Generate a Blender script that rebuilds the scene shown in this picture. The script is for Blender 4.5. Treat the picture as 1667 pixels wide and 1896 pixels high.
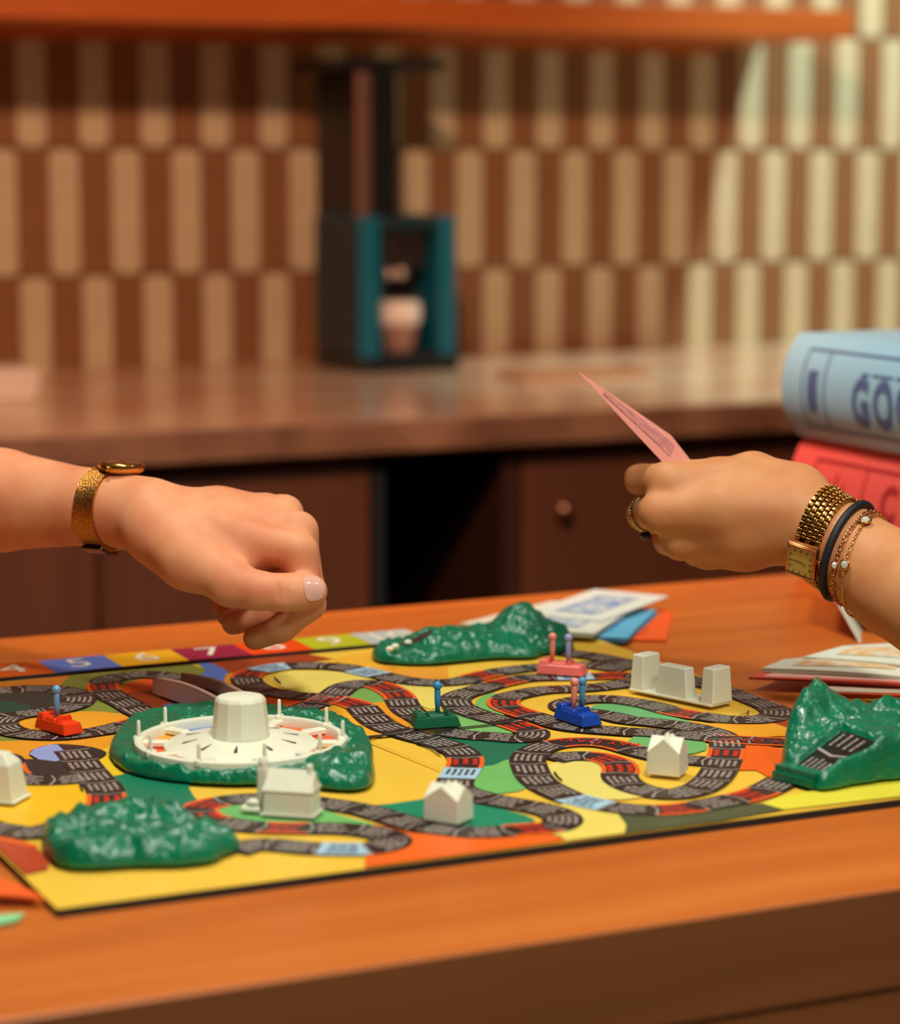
import bpy, bmesh, math, random
import numpy as np
from mathutils import Vector, Matrix, noise
from mathutils.geometry import tessellate_polygon

random.seed(7)
for o in list(bpy.data.objects):
    bpy.data.objects.remove(o)
scn = bpy.context.scene
COL = scn.collection

# ------------------------------------------------------------------ camera
# world: x runs along the table, y away from the viewer, z up. Board face at z = BZ.
BZ = 0.904
TZ = 0.900          # table top
CZ = 0.924          # worktop of the counter behind
FPX, CX, CY = 4550.0, 833.5, 948.0
YAW, PITCH = math.radians(25), math.radians(8.1)
CAM = np.array([0, 0, BZ + 0.32])
FW = np.array([math.sin(YAW) * math.cos(PITCH), math.cos(YAW) * math.cos(PITCH), -math.sin(PITCH)])
RT = np.array([math.cos(YAW), -math.sin(YAW), 0.0])
UP = np.cross(RT, FW)
cam = bpy.data.cameras.new('camera')
cam.sensor_fit = 'HORIZONTAL'
cam.sensor_width = 36.0
cam.lens = FPX / 1667.0 * 36.0
cam.clip_start = 0.05
cam.dof.use_dof = True
cam.dof.focus_distance = 1.40
cam.dof.aperture_fstop = 6.0
camo = bpy.data.objects.new('camera', cam)
COL.objects.link(camo)
camo.matrix_world = Matrix(((RT[0], UP[0], -FW[0], CAM[0]), (RT[1], UP[1], -FW[1], CAM[1]),
                            (RT[2], UP[2], -FW[2], CAM[2]), (0, 0, 0, 1)))
scn.camera = camo

# ------------------------------------------------------------------ light
vs = scn.view_settings
vs.view_transform = 'Standard'
vs.look = 'None'
vs.gamma = 1.0
vs.use_curve_mapping = False
vs.exposure = -0.10
world = bpy.data.worlds.new('world')
scn.world = world
world.use_nodes = True
world.node_tree.nodes['Background'].inputs[0].default_value = (1.0, 0.74, 0.56, 1)
world.node_tree.nodes['Background'].inputs[1].default_value = 0.03


def lamp(name, kind, loc, target, energy, color, size=0.3, spot=None, blend=0.5):
    d = bpy.data.lights.new(name, kind)
    d.energy = energy
    d.color = color
    if kind == 'AREA':
        d.shape = 'DISK'
        d.size = size
    else:
        d.shadow_soft_size = size
    if kind == 'SPOT':
        d.spot_size = math.radians(spot)
        d.spot_blend = blend
    o = bpy.data.objects.new(name, d)
    COL.objects.link(o)
    o.location = loc
    o.rotation_euler = (Vector(target) - Vector(loc)).to_track_quat('-Z', 'Y').to_euler()
    return o


# recessed ceiling lamps of the kitchen: one over the island, one over the aisle by the wall, a warm one to the left; plus an added rear fill
lamp('island_downlight_front', 'SPOT', (0.42, 0.32, 2.42), (0.66, 1.25, 0.9), 78, (1.0, 1.0, 0.88), 0.10, 64, 0.7)
lamp('island_downlight', 'SPOT', (0.42, 1.48, 2.42), (0.60, 1.25, 0.9), 52, (1.0, 1.0, 0.86), 0.10, 64, 0.7)
lamp('island_downlight_right', 'SPOT', (1.75, 0.60, 2.42), (1.15, 1.35, 1.0), 18, (0.97, 1.0, 0.88), 0.12, 75, 0.7)
lamp('aisle_downlight', 'SPOT', (2.53, 2.80, 2.42), (2.60, 3.15, 0.9), 105, (0.88, 1.0, 0.84), 0.05, 92, 0.6)
lamp('wall_washer', 'SPOT', (0.30, 0.95, 2.42), (1.05, 3.45, 1.10), 290, (1.0, 0.48, 0.29), 0.12, 84, 0.6)
lamp('rear_fill', 'SPOT', (0.50, -0.60, 2.42), (0.60, 0.80, 0.70), 62, (1.0, 1.0, 0.88), 0.20, 58, 0.6)  # added fill behind the camera, brightens the faces turned to the viewer


# ------------------------------------------------------------------ helpers
def ray(u, v):
    return FW + RT * ((u - CX) / FPX) - UP * ((v - CY) / FPX)


def W(u, v, z=0.0):
    """point of the plane z above the board face that is seen at u, v"""
    r = ray(u, v)
    return CAM + r * ((BZ + z - CAM[2]) / r[2])


def WY(u, v, y):
    r = ray(u, v)
    return CAM + r * (y / r[1])


def c2w(P):
    P = np.asarray(P, dtype=float)
    return CAM + P[..., 0:1] * RT + P[..., 1:2] * UP + P[..., 2:3] * FW


def lin(c):
    return tuple((x / 255.0 / 12.92) if x / 255.0 <= 0.04045 else ((x / 255.0 + 0.055) / 1.055) ** 2.4 for x in c)


MATS = {}


def mat(name, rgb, rough=0.5, metal=0.0, var=0.0, vscale=40.0, bump=0.0, bscale=200.0, stretch=None,
        spec=0.5, sss=0.0, rgb2=None, coat=0.0, trans=0.0):
    if name in MATS:
        return MATS[name]
    m = bpy.data.materials.new(name)
    m.use_nodes = True
    nt = m.node_tree
    b = nt.nodes['Principled BSDF']
    c = (*lin(rgb), 1)
    b.inputs['Base Color'].default_value = c
    b.inputs['Roughness'].default_value = rough
    b.inputs['Metallic'].default_value = metal
    b.inputs['Specular IOR Level'].default_value = spec
    b.inputs['Coat Weight'].default_value = coat
    b.inputs['Coat Roughness'].default_value = 0.15
    b.inputs['Transmission Weight'].default_value = trans
    if sss:
        b.inputs['Subsurface Weight'].default_value = sss
        b.inputs['Subsurface Radius'].default_value = (1.0, 0.35, 0.15)
        b.inputs['Subsurface Scale'].default_value = 0.006
    if var or bump:
        tc = nt.nodes.new('ShaderNodeTexCoord')
        mp = nt.nodes.new('ShaderNodeMapping')
        nt.links.new(tc.outputs['Object'], mp.inputs[0])
        if stretch:
            mp.inputs['Scale'].default_value = stretch
    if var:
        n = nt.nodes.new('ShaderNodeTexNoise')
        n.inputs['Scale'].default_value = vscale
        n.inputs['Detail'].default_value = 5
        nt.links.new(mp.outputs[0], n.inputs['Vector'])
        r = nt.nodes.new('ShaderNodeValToRGB')
        r.color_ramp.elements[0].position = 0.30
        r.color_ramp.elements[1].position = 0.70
        lo = lin(rgb2) if rgb2 else tuple(x * (1 - var) for x in c[:3])
        r.color_ramp.elements[0].color = (*lo, 1)
        r.color_ramp.elements[1].color = c
        nt.links.new(n.outputs['Fac'], r.inputs[0])
        nt.links.new(r.outputs[0], b.inputs['Base Color'])
    if bump:
        n2 = nt.nodes.new('ShaderNodeTexNoise')
        n2.inputs['Scale'].default_value = bscale
        n2.inputs['Detail'].default_value = 3
        nt.links.new(mp.outputs[0], n2.inputs['Vector'])
        bp = nt.nodes.new('ShaderNodeBump')
        bp.inputs['Strength'].default_value = bump
        bp.inputs['Distance'].default_value = 0.002
        nt.links.new(n2.outputs['Fac'], bp.inputs['Height'])
        nt.links.new(bp.outputs[0], b.inputs['Normal'])
    MATS[name] = m
    return m


ORG = {}


def tag(o, label=None, cat=None, group=None, kind=None):
    if label:
        o['label'] = label
    if cat:
        o['category'] = cat
    if group:
        o['group'] = group
    if kind:
        o['kind'] = kind
    return o


def thing(name, loc, label, cat, group=None):
    o = bpy.data.objects.new(name, None)
    o.empty_display_size = 0.02
    COL.objects.link(o)
    o.location = loc
    ORG[o] = np.array(loc, dtype=float)
    return tag(o, label, cat, group)


def mk(name, VF, m, parent=None, smooth=False, label=None, cat=None, group=None, kind=None, auto=None):
    V, F = VF
    V = np.asarray(V, dtype=float).reshape(-1, 3)
    if parent is not None:
        off = ORG[parent]
    else:
        mn, mx = V.min(0), V.max(0)
        off = np.array([(mn[0] + mx[0]) / 2, (mn[1] + mx[1]) / 2, mn[2]])
    me = bpy.data.meshes.new(name)
    me.from_pydata((V - off).tolist(), [], [list(map(int, f)) for f in F])
    me.materials.append(m)
    if smooth:
        me.polygons.foreach_set('use_smooth', [True] * len(me.polygons))
        if auto:
            bm = bmesh.new()
            bm.from_mesh(me)
            for e in bm.edges:
                if len(e.link_faces) == 2 and e.calc_face_angle(0) > math.radians(auto):
                    e.smooth = False
            bm.to_mesh(me)
            bm.free()
    me.update()
    o = bpy.data.objects.new(name, me)
    COL.objects.link(o)
    if parent is not None:
        o.parent = parent
    else:
        o.location = off
    ORG[o] = off
    return tag(o, label, cat, group, kind)


def join(*parts):
    V, F, n = [], [], 0
    for v, f in parts:
        v = np.asarray(v, dtype=float).reshape(-1, 3)
        V.append(v)
        F += [[i + n for i in q] for q in f]
        n += len(v)
    return np.concatenate(V), F


def xf(VF, R=None, t=(0, 0, 0)):
    V, F = VF
    V = np.asarray(V, dtype=float)
    if R is not None:
        V = V @ np.asarray(R).T
    return V + np.asarray(t), F


def rz(a):
    c, s = math.cos(a), math.sin(a)
    return np.array([[c, -s, 0], [s, c, 0], [0, 0, 1.0]])


def frame(n, hint=(0, 0, 1)):
    """matrix whose columns are two directions across n, and n"""
    n = np.asarray(n, float)
    n = n / np.linalg.norm(n)
    a = np.cross(hint, n)
    if np.linalg.norm(a) < 1e-4:
        a = np.cross((1, 0, 0), n)
    a /= np.linalg.norm(a)
    b = np.cross(n, a)
    return np.stack([a, b, n], 1)


def box(x0, x1, y0, y1, z0, z1, bev=0.0, seg=2):
    bm = bmesh.new()
    bmesh.ops.create_cube(bm, size=1.0)
    for v in bm.verts:
        v.co = Vector((x0 + (v.co.x + .5) * (x1 - x0), y0 + (v.co.y + .5) * (y1 - y0), z0 + (v.co.z + .5) * (z1 - z0)))
    if bev:
        bmesh.ops.bevel(bm, geom=list(bm.edges), offset=bev, segments=seg, affect='EDGES', profile=0.5)
    bm.verts.index_update()
    V = np.array([v.co[:] for v in bm.verts])
    F = [[v.index for v in f.verts] for f in bm.faces]
    bm.free()
    return V, F


def poly_bevel(VF, bev, seg=2):
    bm = bmesh.new()
    vs_ = [bm.verts.new(v) for v in VF[0]]
    for f in VF[1]:
        bm.faces.new([vs_[i] for i in f])
    bmesh.ops.recalc_face_normals(bm, faces=list(bm.faces))
    bmesh.ops.bevel(bm, geom=list(bm.edges), offset=bev, segments=seg, affect='EDGES', profile=0.5)
    bm.verts.index_update()
    V = np.array([v.co[:] for v in bm.verts])
    F = [[v.index for v in f.verts] for f in bm.faces]
    bm.free()
    return V, F


def lathe(prof, n=32, a0=0.0):
    V, F = [], []
    m = len(prof)
    for i in range(n):
        a = a0 + 2 * math.pi * i / n
        for r, z in prof:
            V.append((r * math.cos(a), r * math.sin(a), z))
    for i in range(n):
        j = (i + 1) % n
        for k in range(m - 1):
            F.append((i * m + k, j * m + k, j * m + k + 1, i * m + k + 1))
    return np.array(V), F


def tube(P, r, n=8, closed=False, caps=True):
    P = np.asarray(P, float)
    m = len(P)
    rr = np.broadcast_to(np.asarray(r, float), (m,))
    V, F = [], []
    prev = None
    for i in range(m):
        if closed:
            t = P[(i + 1) % m] - P[i - 1]
        else:
            t = P[min(i + 1, m - 1)] - P[max(i - 1, 0)]
        t = t / (np.linalg.norm(t) + 1e-12)
        if prev is None:
            a = frame(t)[:, 0]
        else:
            a = prev - t * (prev @ t)
            a /= np.linalg.norm(a)
        prev = a
        b = np.cross(t, a)
        for k in range(n):
            q = 2 * math.pi * k / n
            V.append(P[i] + rr[i] * (a * math.cos(q) + b * math.sin(q)))
    for i in range(m if closed else m - 1):
        j = (i + 1) % m
        for k in range(n):
            l = (k + 1) % n
            F.append((i * n + k, i * n + l, j * n + l, j * n + k))
    if caps and not closed:
        F.append(tuple(range(n))[::-1])
        F.append(tuple((m - 1) * n + k for k in range(n)))
    return np.array(V), F


def ball(c, r, n=12, m=8, s=(1, 1, 1)):
    V, F = lathe([(max(1e-5, math.sin(math.pi * k / m)), -math.cos(math.pi * k / m)) for k in range(m + 1)], n)
    return V * r * np.array(s) + np.asarray(c), F


def prism(poly, z0, z1):
    n = len(poly)
    V = [(p[0], p[1], z0) for p in poly] + [(p[0], p[1], z1) for p in poly]
    F = [tuple(range(n))[::-1], tuple(range(n, 2 * n))] + [(i, (i + 1) % n, n + (i + 1) % n, n + i) for i in range(n)]
    return np.array(V), F


def spline(P, closed=False, sub=6):
    P = [np.asarray(p, float) for p in P]
    n = len(P)
    out = []
    rng = range(n) if closed else range(n - 1)
    for i in rng:
        p1, p2 = P[i], P[(i + 1) % n]
        p0 = P[i - 1] if (closed or i > 0) else 2 * p1 - p2
        p3 = P[(i + 2) % n] if (closed or i + 2 < n) else 2 * p2 - p1
        for k in range(sub):
            t = k / sub
            out.append(0.5 * (2 * p1 + (p2 - p0) * t + (2 * p0 - 5 * p1 + 4 * p2 - p3) * t * t + (3 * p1 - p0 - 3 * p2 + p3) * t ** 3))
    if not closed:
        out.append(P[-1])
    return np.array(out)


_TXT = {}


def text2d(s, size=1.0, bold=0.0):
    """flat mesh of a word, centred, cap height about 0.7 * size"""
    key = (s, bold)
    if key not in _TXT:
        cu = bpy.data.curves.new('t', 'FONT')
        cu.body = s
        cu.offset = bold
        cu.align_x = 'CENTER'
        cu.align_y = 'CENTER'
        cu.resolution_u = 3
        ob = bpy.data.objects.new('t', cu)
        COL.objects.link(ob)
        dg = bpy.context.evaluated_depsgraph_get()
        me = bpy.data.meshes.new_from_object(ob.evaluated_get(dg))
        _TXT[key] = (np.array([v.co[:] for v in me.vertices]), [tuple(p.vertices) for p in me.polygons])
        bpy.data.objects.remove(ob)
        bpy.data.curves.remove(cu)
        bpy.data.meshes.remove(me)
    V, F = _TXT[key]
    return V * size, F


def flat(s, size, origin, ex, ey, n, off=0.0003, sx=1.0):
    V, F = text2d(s, size)
    ex, ey, n = map(lambda q: np.asarray(q, float), (ex, ey, n))
    return np.asarray(origin) + V[:, 0:1] * ex * sx + V[:, 1:2] * ey + n * off, F


# implicit surfaces -------------------------------------------------
def smin(a, b, k):
    h = np.maximum(k - np.abs(a - b), 0.0) / k
    return np.minimum(a, b) - h * h * k * 0.25


def rcone(P, a, ra, b, rb):
    a = np.asarray(a, np.float32)
    ba = np.asarray(b, np.float32) - a
    pa = P - a
    h = np.clip(pa @ ba / float(ba @ ba), 0, 1)
    return np.linalg.norm(pa - h[..., None] * ba, axis=-1) - (ra + h * (rb - ra))


def nets(F, o, h):
    """surface nets of the zero level of a grid"""
    nx, ny, nz = F.shape
    S = F < 0
    c = [S[i:nx - 1 + i, j:ny - 1 + j, k:nz - 1 + k] for i in (0, 1) for j in (0, 1) for k in (0, 1)]
    cnt = sum(q.astype(np.int8) for q in c)
    act = (cnt > 0) & (cnt < 8)
    idx = -np.ones(act.shape, np.int64)
    I = np.argwhere(act)
    idx[act] = np.arange(len(I))
    acc = np.zeros((len(I), 3))
    num = np.zeros(len(I))
    cor = [(i, j, k) for i in (0, 1) for j in (0, 1) for k in (0, 1)]
    val = [F[I[:, 0] + i, I[:, 1] + j, I[:, 2] + k] for i, j, k in cor]
    for a in range(8):
        for b in range(a + 1, 8):
            if sum(abs(cor[a][q] - cor[b][q]) for q in range(3)) != 1:
                continue
            va, vb = val[a], val[b]
            x = (va < 0) != (vb < 0)
            t = np.where(x, va / np.where(x, va - vb, 1), 0)
            p = np.array(cor[a]) + t[:, None] * (np.array(cor[b]) - np.array(cor[a]))
            acc += np.where(x[:, None], p, 0)
            num += x
    V = (I + acc / num[:, None]) * h + np.asarray(o)
    Q = []
    for ax in range(3):
        sl0 = [slice(None)] * 3
        sl1 = [slice(None)] * 3
        sl0[ax] = slice(0, -1)
        sl1[ax] = slice(1, None)
        A, B = S[tuple(sl0)], S[tuple(sl1)]
        for flip, M in ((False, A & ~B), (True, ~A & B)):
            E = np.argwhere(M)
            u, v = (ax + 1) % 3, (ax + 2) % 3
            ok = (E[:, u] > 0) & (E[:, v] > 0) & (E[:, u] < F.shape[u] - 1) & (E[:, v] < F.shape[v] - 1)
            E = E[ok]
            if not len(E):
                continue
            def cell(du, dv):
                e = E.copy()
                e[:, u] -= du
                e[:, v] -= dv
                return idx[e[:, 0], e[:, 1], e[:, 2]]
            q = np.stack([cell(1, 1), cell(0, 1), cell(0, 0), cell(1, 0)], 1)
            Q.append(q[:, ::-1] if flip else q)
    Q = np.concatenate(Q)
    return V, Q


def relax(V, Q, it=2, lam=0.5, keepz=None):
    e = np.concatenate([Q[:, [0, 1]], Q[:, [1, 2]], Q[:, [2, 3]], Q[:, [3, 0]]])
    n = np.zeros(len(V))
    np.add.at(n, e[:, 0], 1)
    np.add.at(n, e[:, 1], 1)
    for _ in range(it):
        s = np.zeros_like(V)
        np.add.at(s, e[:, 0], V[e[:, 1]])
        np.add.at(s, e[:, 1], V[e[:, 0]])
        V = V + lam * (s / n[:, None] - V)
    return V


def poly_sd(X, Y, P):
    """signed distance to a polygon, positive inside"""
    P = np.asarray(P)[:, :2]
    d = np.full(X.shape, 1e9)
    ins = np.zeros(X.shape, bool)
    for i in range(len(P)):
        a, b = P[i], P[(i + 1) % len(P)]
        ex, ey = b - a
        t = np.clip(((X - a[0]) * ex + (Y - a[1]) * ey) / (ex * ex + ey * ey + 1e-15), 0, 1)
        d = np.minimum(d, np.hypot(X - a[0] - t * ex, Y - a[1] - t * ey))
        c = ((a[1] > Y) != (b[1] > Y))
        with np.errstate(divide='ignore', invalid='ignore'):
            ins ^= c & (X < a[0] + (Y - a[1]) * ex / (ey if ey else 1e-12))
    return np.where(ins, d, -d)


def mound(outline, base, bumps, amp, fscale, edge=0.008, h=0.0016, seed=0, extra=None, steep=1.0):
    """lumpy moulded-plastic hill on the board; bumps are (world x, y, height, radius)"""
    P = np.asarray(outline)[:, :2]
    mn, mx = P.min(0) - 0.006, P.max(0) + 0.006
    xs = np.arange(mn[0], mx[0], h)
    ys = np.arange(mn[1], mx[1], h)
    X, Y = np.meshgrid(xs, ys, indexing='ij')
    d = poly_sd(X, Y, P)
    H = np.full(X.shape, float(base))
    for bx, by, bh, br in bumps:
        H += bh * np.exp(-((X - bx) ** 2 + (Y - by) ** 2) / (br * br))
    N = np.array([[noise.noise((x * fscale, y * fscale, seed)) + 0.5 * noise.noise((x * fscale * 2.3, y * fscale * 2.3, seed + 9))
                   for y in ys] for x in xs])
    H = H + amp * N
    if extra is not None:
        H = extra(X, Y, H)
    t = np.clip(d / edge, 0, 1)
    E = np.sqrt(1 - (1 - t) ** 2)
    H = np.where(d > 0, np.maximum(H, 0.003) * E, d * 1.5)
    zs = np.arange(-2 * h, H.max() + 3 * h, h)
    Fg = (zs[None, None, :] - H[:, :, None])
    Fg = np.where(zs[None, None, :] < -0.5 * h, np.maximum(Fg, 0.001), Fg)
    V, Q = nets(Fg.astype(np.float32), (mn[0], mn[1], -2 * h), h)
    V = relax(V, Q, 1)
    V[:, 2] = np.maximum(V[:, 2], 0) + BZ + 0.0022
    return V, Q

# ------------------------------------------------------------------ the room
M_FLOOR = mat('floor_wood', (96, 62, 40), 0.5, var=0.3, vscale=3, stretch=(1, 8, 1))
M_CEIL = mat('ceiling_paint', (190, 150, 118), 0.9)
M_GROUT = mat('grout', (128, 86, 58), 0.8)
M_TILE_L = mat('tile_cream', (210, 206, 174), 0.32, var=0.10, vscale=25)
M_TILE_D = mat('tile_tan', (146, 108, 74), 0.32, var=0.12, vscale=25)
M_SHELF = mat('shelf_wood', (204, 112, 44), 0.45, var=0.25, vscale=2.0, stretch=(1.5, 30, 30))
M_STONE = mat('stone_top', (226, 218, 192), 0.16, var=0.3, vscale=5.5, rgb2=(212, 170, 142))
M_STONE_E = mat('stone_edge_shaded', (156, 124, 98), 0.4, var=0.4, vscale=9, rgb2=(104, 76, 58))  # brown edge stone, darkened further as shade on the upright face
M_CAB = mat('cabinet_wood', (96, 60, 40), 0.5, var=0.25, vscale=3, stretch=(14, 14, 1))
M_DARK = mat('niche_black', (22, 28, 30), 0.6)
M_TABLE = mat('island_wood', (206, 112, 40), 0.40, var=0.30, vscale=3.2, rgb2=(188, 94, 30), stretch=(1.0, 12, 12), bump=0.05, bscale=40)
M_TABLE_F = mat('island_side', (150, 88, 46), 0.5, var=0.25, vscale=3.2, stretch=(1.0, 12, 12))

mk('floor', box(-2.6, 4.4, -1.2, 3.6, -0.05, 0.0), M_FLOOR, kind='structure')
mk('ceiling', box(-2.6, 4.4, -1.2, 3.6, 2.46, 2.52), M_CEIL, kind='structure')
wall = mk('wall_back', box(-2.6, 4.4, 3.508, 3.60, 0.0, 2.46), M_GROUT, kind='structure')

# picket tiles, two colours, one object each
PIT, RH = 0.0466, 0.185


def tile_mesh(m):
    w, h, c = PIT / 2 - 0.0010, RH / 2 - 0.0012, 0.007
    P = [(-w, -h + c), (-w + c, -h), (w - c, -h), (w, -h + c), (w, h - c), (w - c, h), (-w + c, h), (-w, h - c)]
    k = 0.0015
    n = 8
    V = [(x, 0.0, z) for x, z in P] + [(x, -0.0065, z) for x, z in P] + [(x * (1 - k / w), -0.008, z * (1 - k / h)) for x, z in P]
    F = [tuple(range(16, 24))]
    for a in (0, 8):
        F += [(a + i, a + (i + 1) % n, a + 8 + (i + 1) % n, a + 8 + i) for i in range(n)]
    me = bpy.data.meshes.new('tile')
    me.from_pydata(V, [], F)
    me.materials.append(m)
    return me


TM = (tile_mesh(M_TILE_L), tile_mesh(M_TILE_D))
for r in range(-1, 3):
    for c in range(-14, 56):
        light = (c + r) % 2 == 0
        o = bpy.data.objects.new('tile', TM[0 if light else 1])
        COL.objects.link(o)
        o.parent = wall
        o.location = np.array([0.9215 + PIT * c, 3.508, BZ + 0.155 + RH * (r + 0.5)]) - ORG[wall]

# wall shelf
sh = thing('wall_shelf', (0.9, 3.36, BZ + 0.508), 'long orange wooden shelf fixed on the tiled wall above the coffee machine', 'shelf')
mk('shelf_board', box(-1.2, 2.19, 3.227, 3.499, BZ + 0.508, BZ + 0.552, 0.002), M_SHELF, sh)
mk('wall_batten', box(-1.15, 2.10, 3.475, 3.4985, BZ + .494, BZ + .5078), M_SHELF, sh)

# stone counter on dark base cabinets
wk = thing('stone_worktop', (1.15, 3.06, CZ - .038), 'polished pink and cream stone worktop along the tiled wall', 'worktop')
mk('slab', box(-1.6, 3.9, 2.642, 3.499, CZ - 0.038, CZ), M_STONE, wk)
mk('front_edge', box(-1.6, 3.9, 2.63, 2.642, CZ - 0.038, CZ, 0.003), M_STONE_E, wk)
FY = 2.665


def xat(u, v=900, y=FY):
    return WY(u, v, y)[0]


def cabinet(x0, x1, label, doors):
    t = thing('base_cabinet', ((x0 + x1) / 2, 3.05, 0.0), label, 'cabinet', 'cabinets under the stone worktop')
    zt = CZ - 0.0385
    mk('body', box(x0, x1, FY + 0.022, 3.49, 0.09, zt), M_CAB, t)
    mk('toe_kick', box(x0, x1, FY + 0.07, 3.4, 0.0, 0.09), M_DARK, t)
    w = (x1 - x0) / doors
    for i in range(doors):
        a, b = x0 + w * i + 0.0025, x0 + w * (i + 1) - 0.0025
        d = mk('door', box(a, b, FY, FY + 0.021, 0.095, zt - 0.006, 0.002), M_CAB, t)
        kx = b - 0.05 if i % 2 == 0 and doors > 1 else a + 0.05
        V, F = lathe([(0.0001, 0.022), (0.009, 0.020), (0.011, 0.014), (0.006, 0.008), (0.005, 0.0)], 16)
        mk('knob', (np.stack([V[:, 0], -V[:, 2], V[:, 1]], 1) + np.array([kx, FY, zt - 0.085]), F), mat('knob_metal', (150, 120, 96), 0.3, 0.9), d, smooth=True)


X = [xat(-900), xat(180), xat(690), xat(965), xat(1600), 3.6]
cabinet(X[0], X[1] - .001, 'dark brown cabinet at the far left under the stone worktop', 2)
cabinet(X[1], X[2] - .001, 'dark brown cabinet left of the black opening under the worktop', 1)
cabinet(X[3] + .001, X[4], 'dark brown cabinet with a round knob right of the black opening', 1)
cabinet(X[4] + .001, X[5], 'dark brown cabinet at the far right behind the stacked boxes', 2)
ni = thing('appliance_niche', ((X[2] + X[3]) / 2, 3.05, 0.0), 'black open niche between the dark cabinets under the worktop', 'niche')
sx = xat(932)
zt = CZ - 0.0385
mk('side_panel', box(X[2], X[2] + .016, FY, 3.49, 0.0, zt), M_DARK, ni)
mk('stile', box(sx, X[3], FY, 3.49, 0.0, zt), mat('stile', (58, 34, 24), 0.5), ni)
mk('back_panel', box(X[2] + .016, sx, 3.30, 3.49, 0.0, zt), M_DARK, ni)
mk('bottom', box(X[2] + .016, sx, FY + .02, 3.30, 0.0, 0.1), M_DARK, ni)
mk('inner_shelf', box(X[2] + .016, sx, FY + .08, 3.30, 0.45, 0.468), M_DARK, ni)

# coffee machine ------------------------------------------------
M_TEAL = mat('machine_teal', (12, 112, 142), 0.38)
M_TEALD = mat('machine_dark', (20, 54, 66), 0.45)
M_BLK = mat('machine_black', (18, 24, 26), 0.4)
M_CHR = mat('chrome', (230, 220, 214), 0.18, 1.0)
p = W(668, 692, CZ - BZ)
mx, my = p[0], p[1]
cmw, cmd = 0.152, 0.175
cm = thing('coffee_machine', (mx + cmw / 2, my + cmd / 2, CZ), 'dark teal coffee machine with tall column on the stone worktop', 'coffee machine')
ms = 1282.0
hz = lambda v: CZ + (690 - v) / ms
mk('base', box(mx - .004, mx + cmw + .004, my - .004, my + cmd, CZ, CZ + .020, .006), M_BLK, cm)
ax0, ax1 = mx + .034, mx + .124
zt0, zt1 = CZ + .020, hz(402)
mk('left_housing', box(mx, ax0, my, my + cmd, zt0, zt1, .006), M_TEAL, cm)
mk('right_housing', box(ax1, mx + cmw, my, my + cmd, zt0, zt1, .006), M_TEAL, cm)
mk('alcove_back', box(ax0, ax1, my + .085, my + cmd, zt0, zt1 - .02), mat('alcove', (70, 56, 52), 0.5), cm)
mk('top_cover', box(ax0, ax1, my + .002, my + cmd, zt1 - .02, zt1, .003), M_TEALD, cm)
mk('side_panel', box(mx - .003, mx, my + .012, my + cmd - .01, zt0 + .004, zt1 - .004, .001), M_TEALD, cm)
mk('column', box(mx + .002, mx + .068, my + .02, my + cmd, zt1, hz(135), .008), M_BLK, cm)
mk('column_front', box(mx + .022, mx + .064, my + .012, my + .022, zt1, hz(145), .003), M_BLK, cm)
mk('silver_strip', box(mx + .001, mx + .020, my + .008, my + .021, zt1 - .002, hz(142), .002), mat('strip_metal', (150, 118, 108), 0.4, 0.6), cm)
mk('head', box(mx - .035, mx + cmw - .01, my + .01, my + cmd, hz(138), hz(118), .006), M_BLK, cm)
mk('brew_head', box(ax0 + .012, ax1 - .012, my + .015, my + .085, zt1 - .075, zt1 - .02, .006), mat('brew_head', (40, 36, 36), 0.35), cm)
for dx in (.026, .046):
    mk('nozzle', (lambda q: (q[0] + np.array([ax0 + dx, my + .035, zt1 - .092]), q[1]))(lathe([(.0001, 0), (.008, .001), (.011, .008), (.010, .018), (.0001, .019)], 16)), M_CHR, cm, smooth=True)
mk('drip_tray', box(ax0 + .002, ax1 - .002, my - .002, my + .08, zt0, zt0 + .008, .002), M_BLK, cm)
cup = lathe([(.0001, .002), (.021, .0), (.022, .004), (.029, .046), (.030, .050), (.028, .050), (.027, .044), (.0001, .042)], 28)
cp_ = thing('paper_cup', (mx + .078, my + .038, zt0 + .008), 'small white-topped cup standing in the coffee machine alcove', 'cup')
mk('cup_body', xf(cup, None, (mx + .078, my + .038, zt0 + .008)), mat('cup', (170, 140, 130), 0.5), cp_, smooth=True, auto=50)
mk('lid', xf(lathe([(.0305, .040), (.0318, .046), (.0322, .066), (.029, .072), (.0001, .072)], 28), None, (mx + .078, my + .038, zt0 + .008)), mat('cup_lid', (250, 250, 242), 0.4), cp_, smooth=True, auto=50)

# things on the worktop
a = W(-25, 735, CZ - BZ)
wn = thing('napkin_pack', (a[0], a[1], CZ), 'white folded napkin pack at the left end of the worktop', 'napkins')
for i in range(4):
    mk('napkin', xf(box(-.055, .055, -.05, .05, .0095 * i, .0095 * i + .009, .004), rz(.05 * i - .1), (a[0] + .004, a[1], CZ)), mat('napkin', (238, 236, 226), 0.8), wn)
a = W(1065, 699, CZ - BZ)
tr = thing('serving_tray', (a[0], a[1], CZ), 'low brown tray lying on the worktop beside the wall', 'tray')
M_TRAY = mat('tray_wood', (196, 164, 134), 0.4)
mk('tray_base', xf(box(-.10, .10, -.045, .045, 0, .004), None, (a[0], a[1], CZ)), M_TRAY, tr)
mk('tray_rim', xf(join(box(-.10, .10, -.045, -.040, .004, .011), box(-.10, .10, .040, .045, .004, .011), box(-.10, -.095, -.040, .040, .004, .011), box(.095, .10, -.040, .040, .004, .011)), None, (a[0], a[1], CZ)), M_TRAY, tr)

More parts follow.
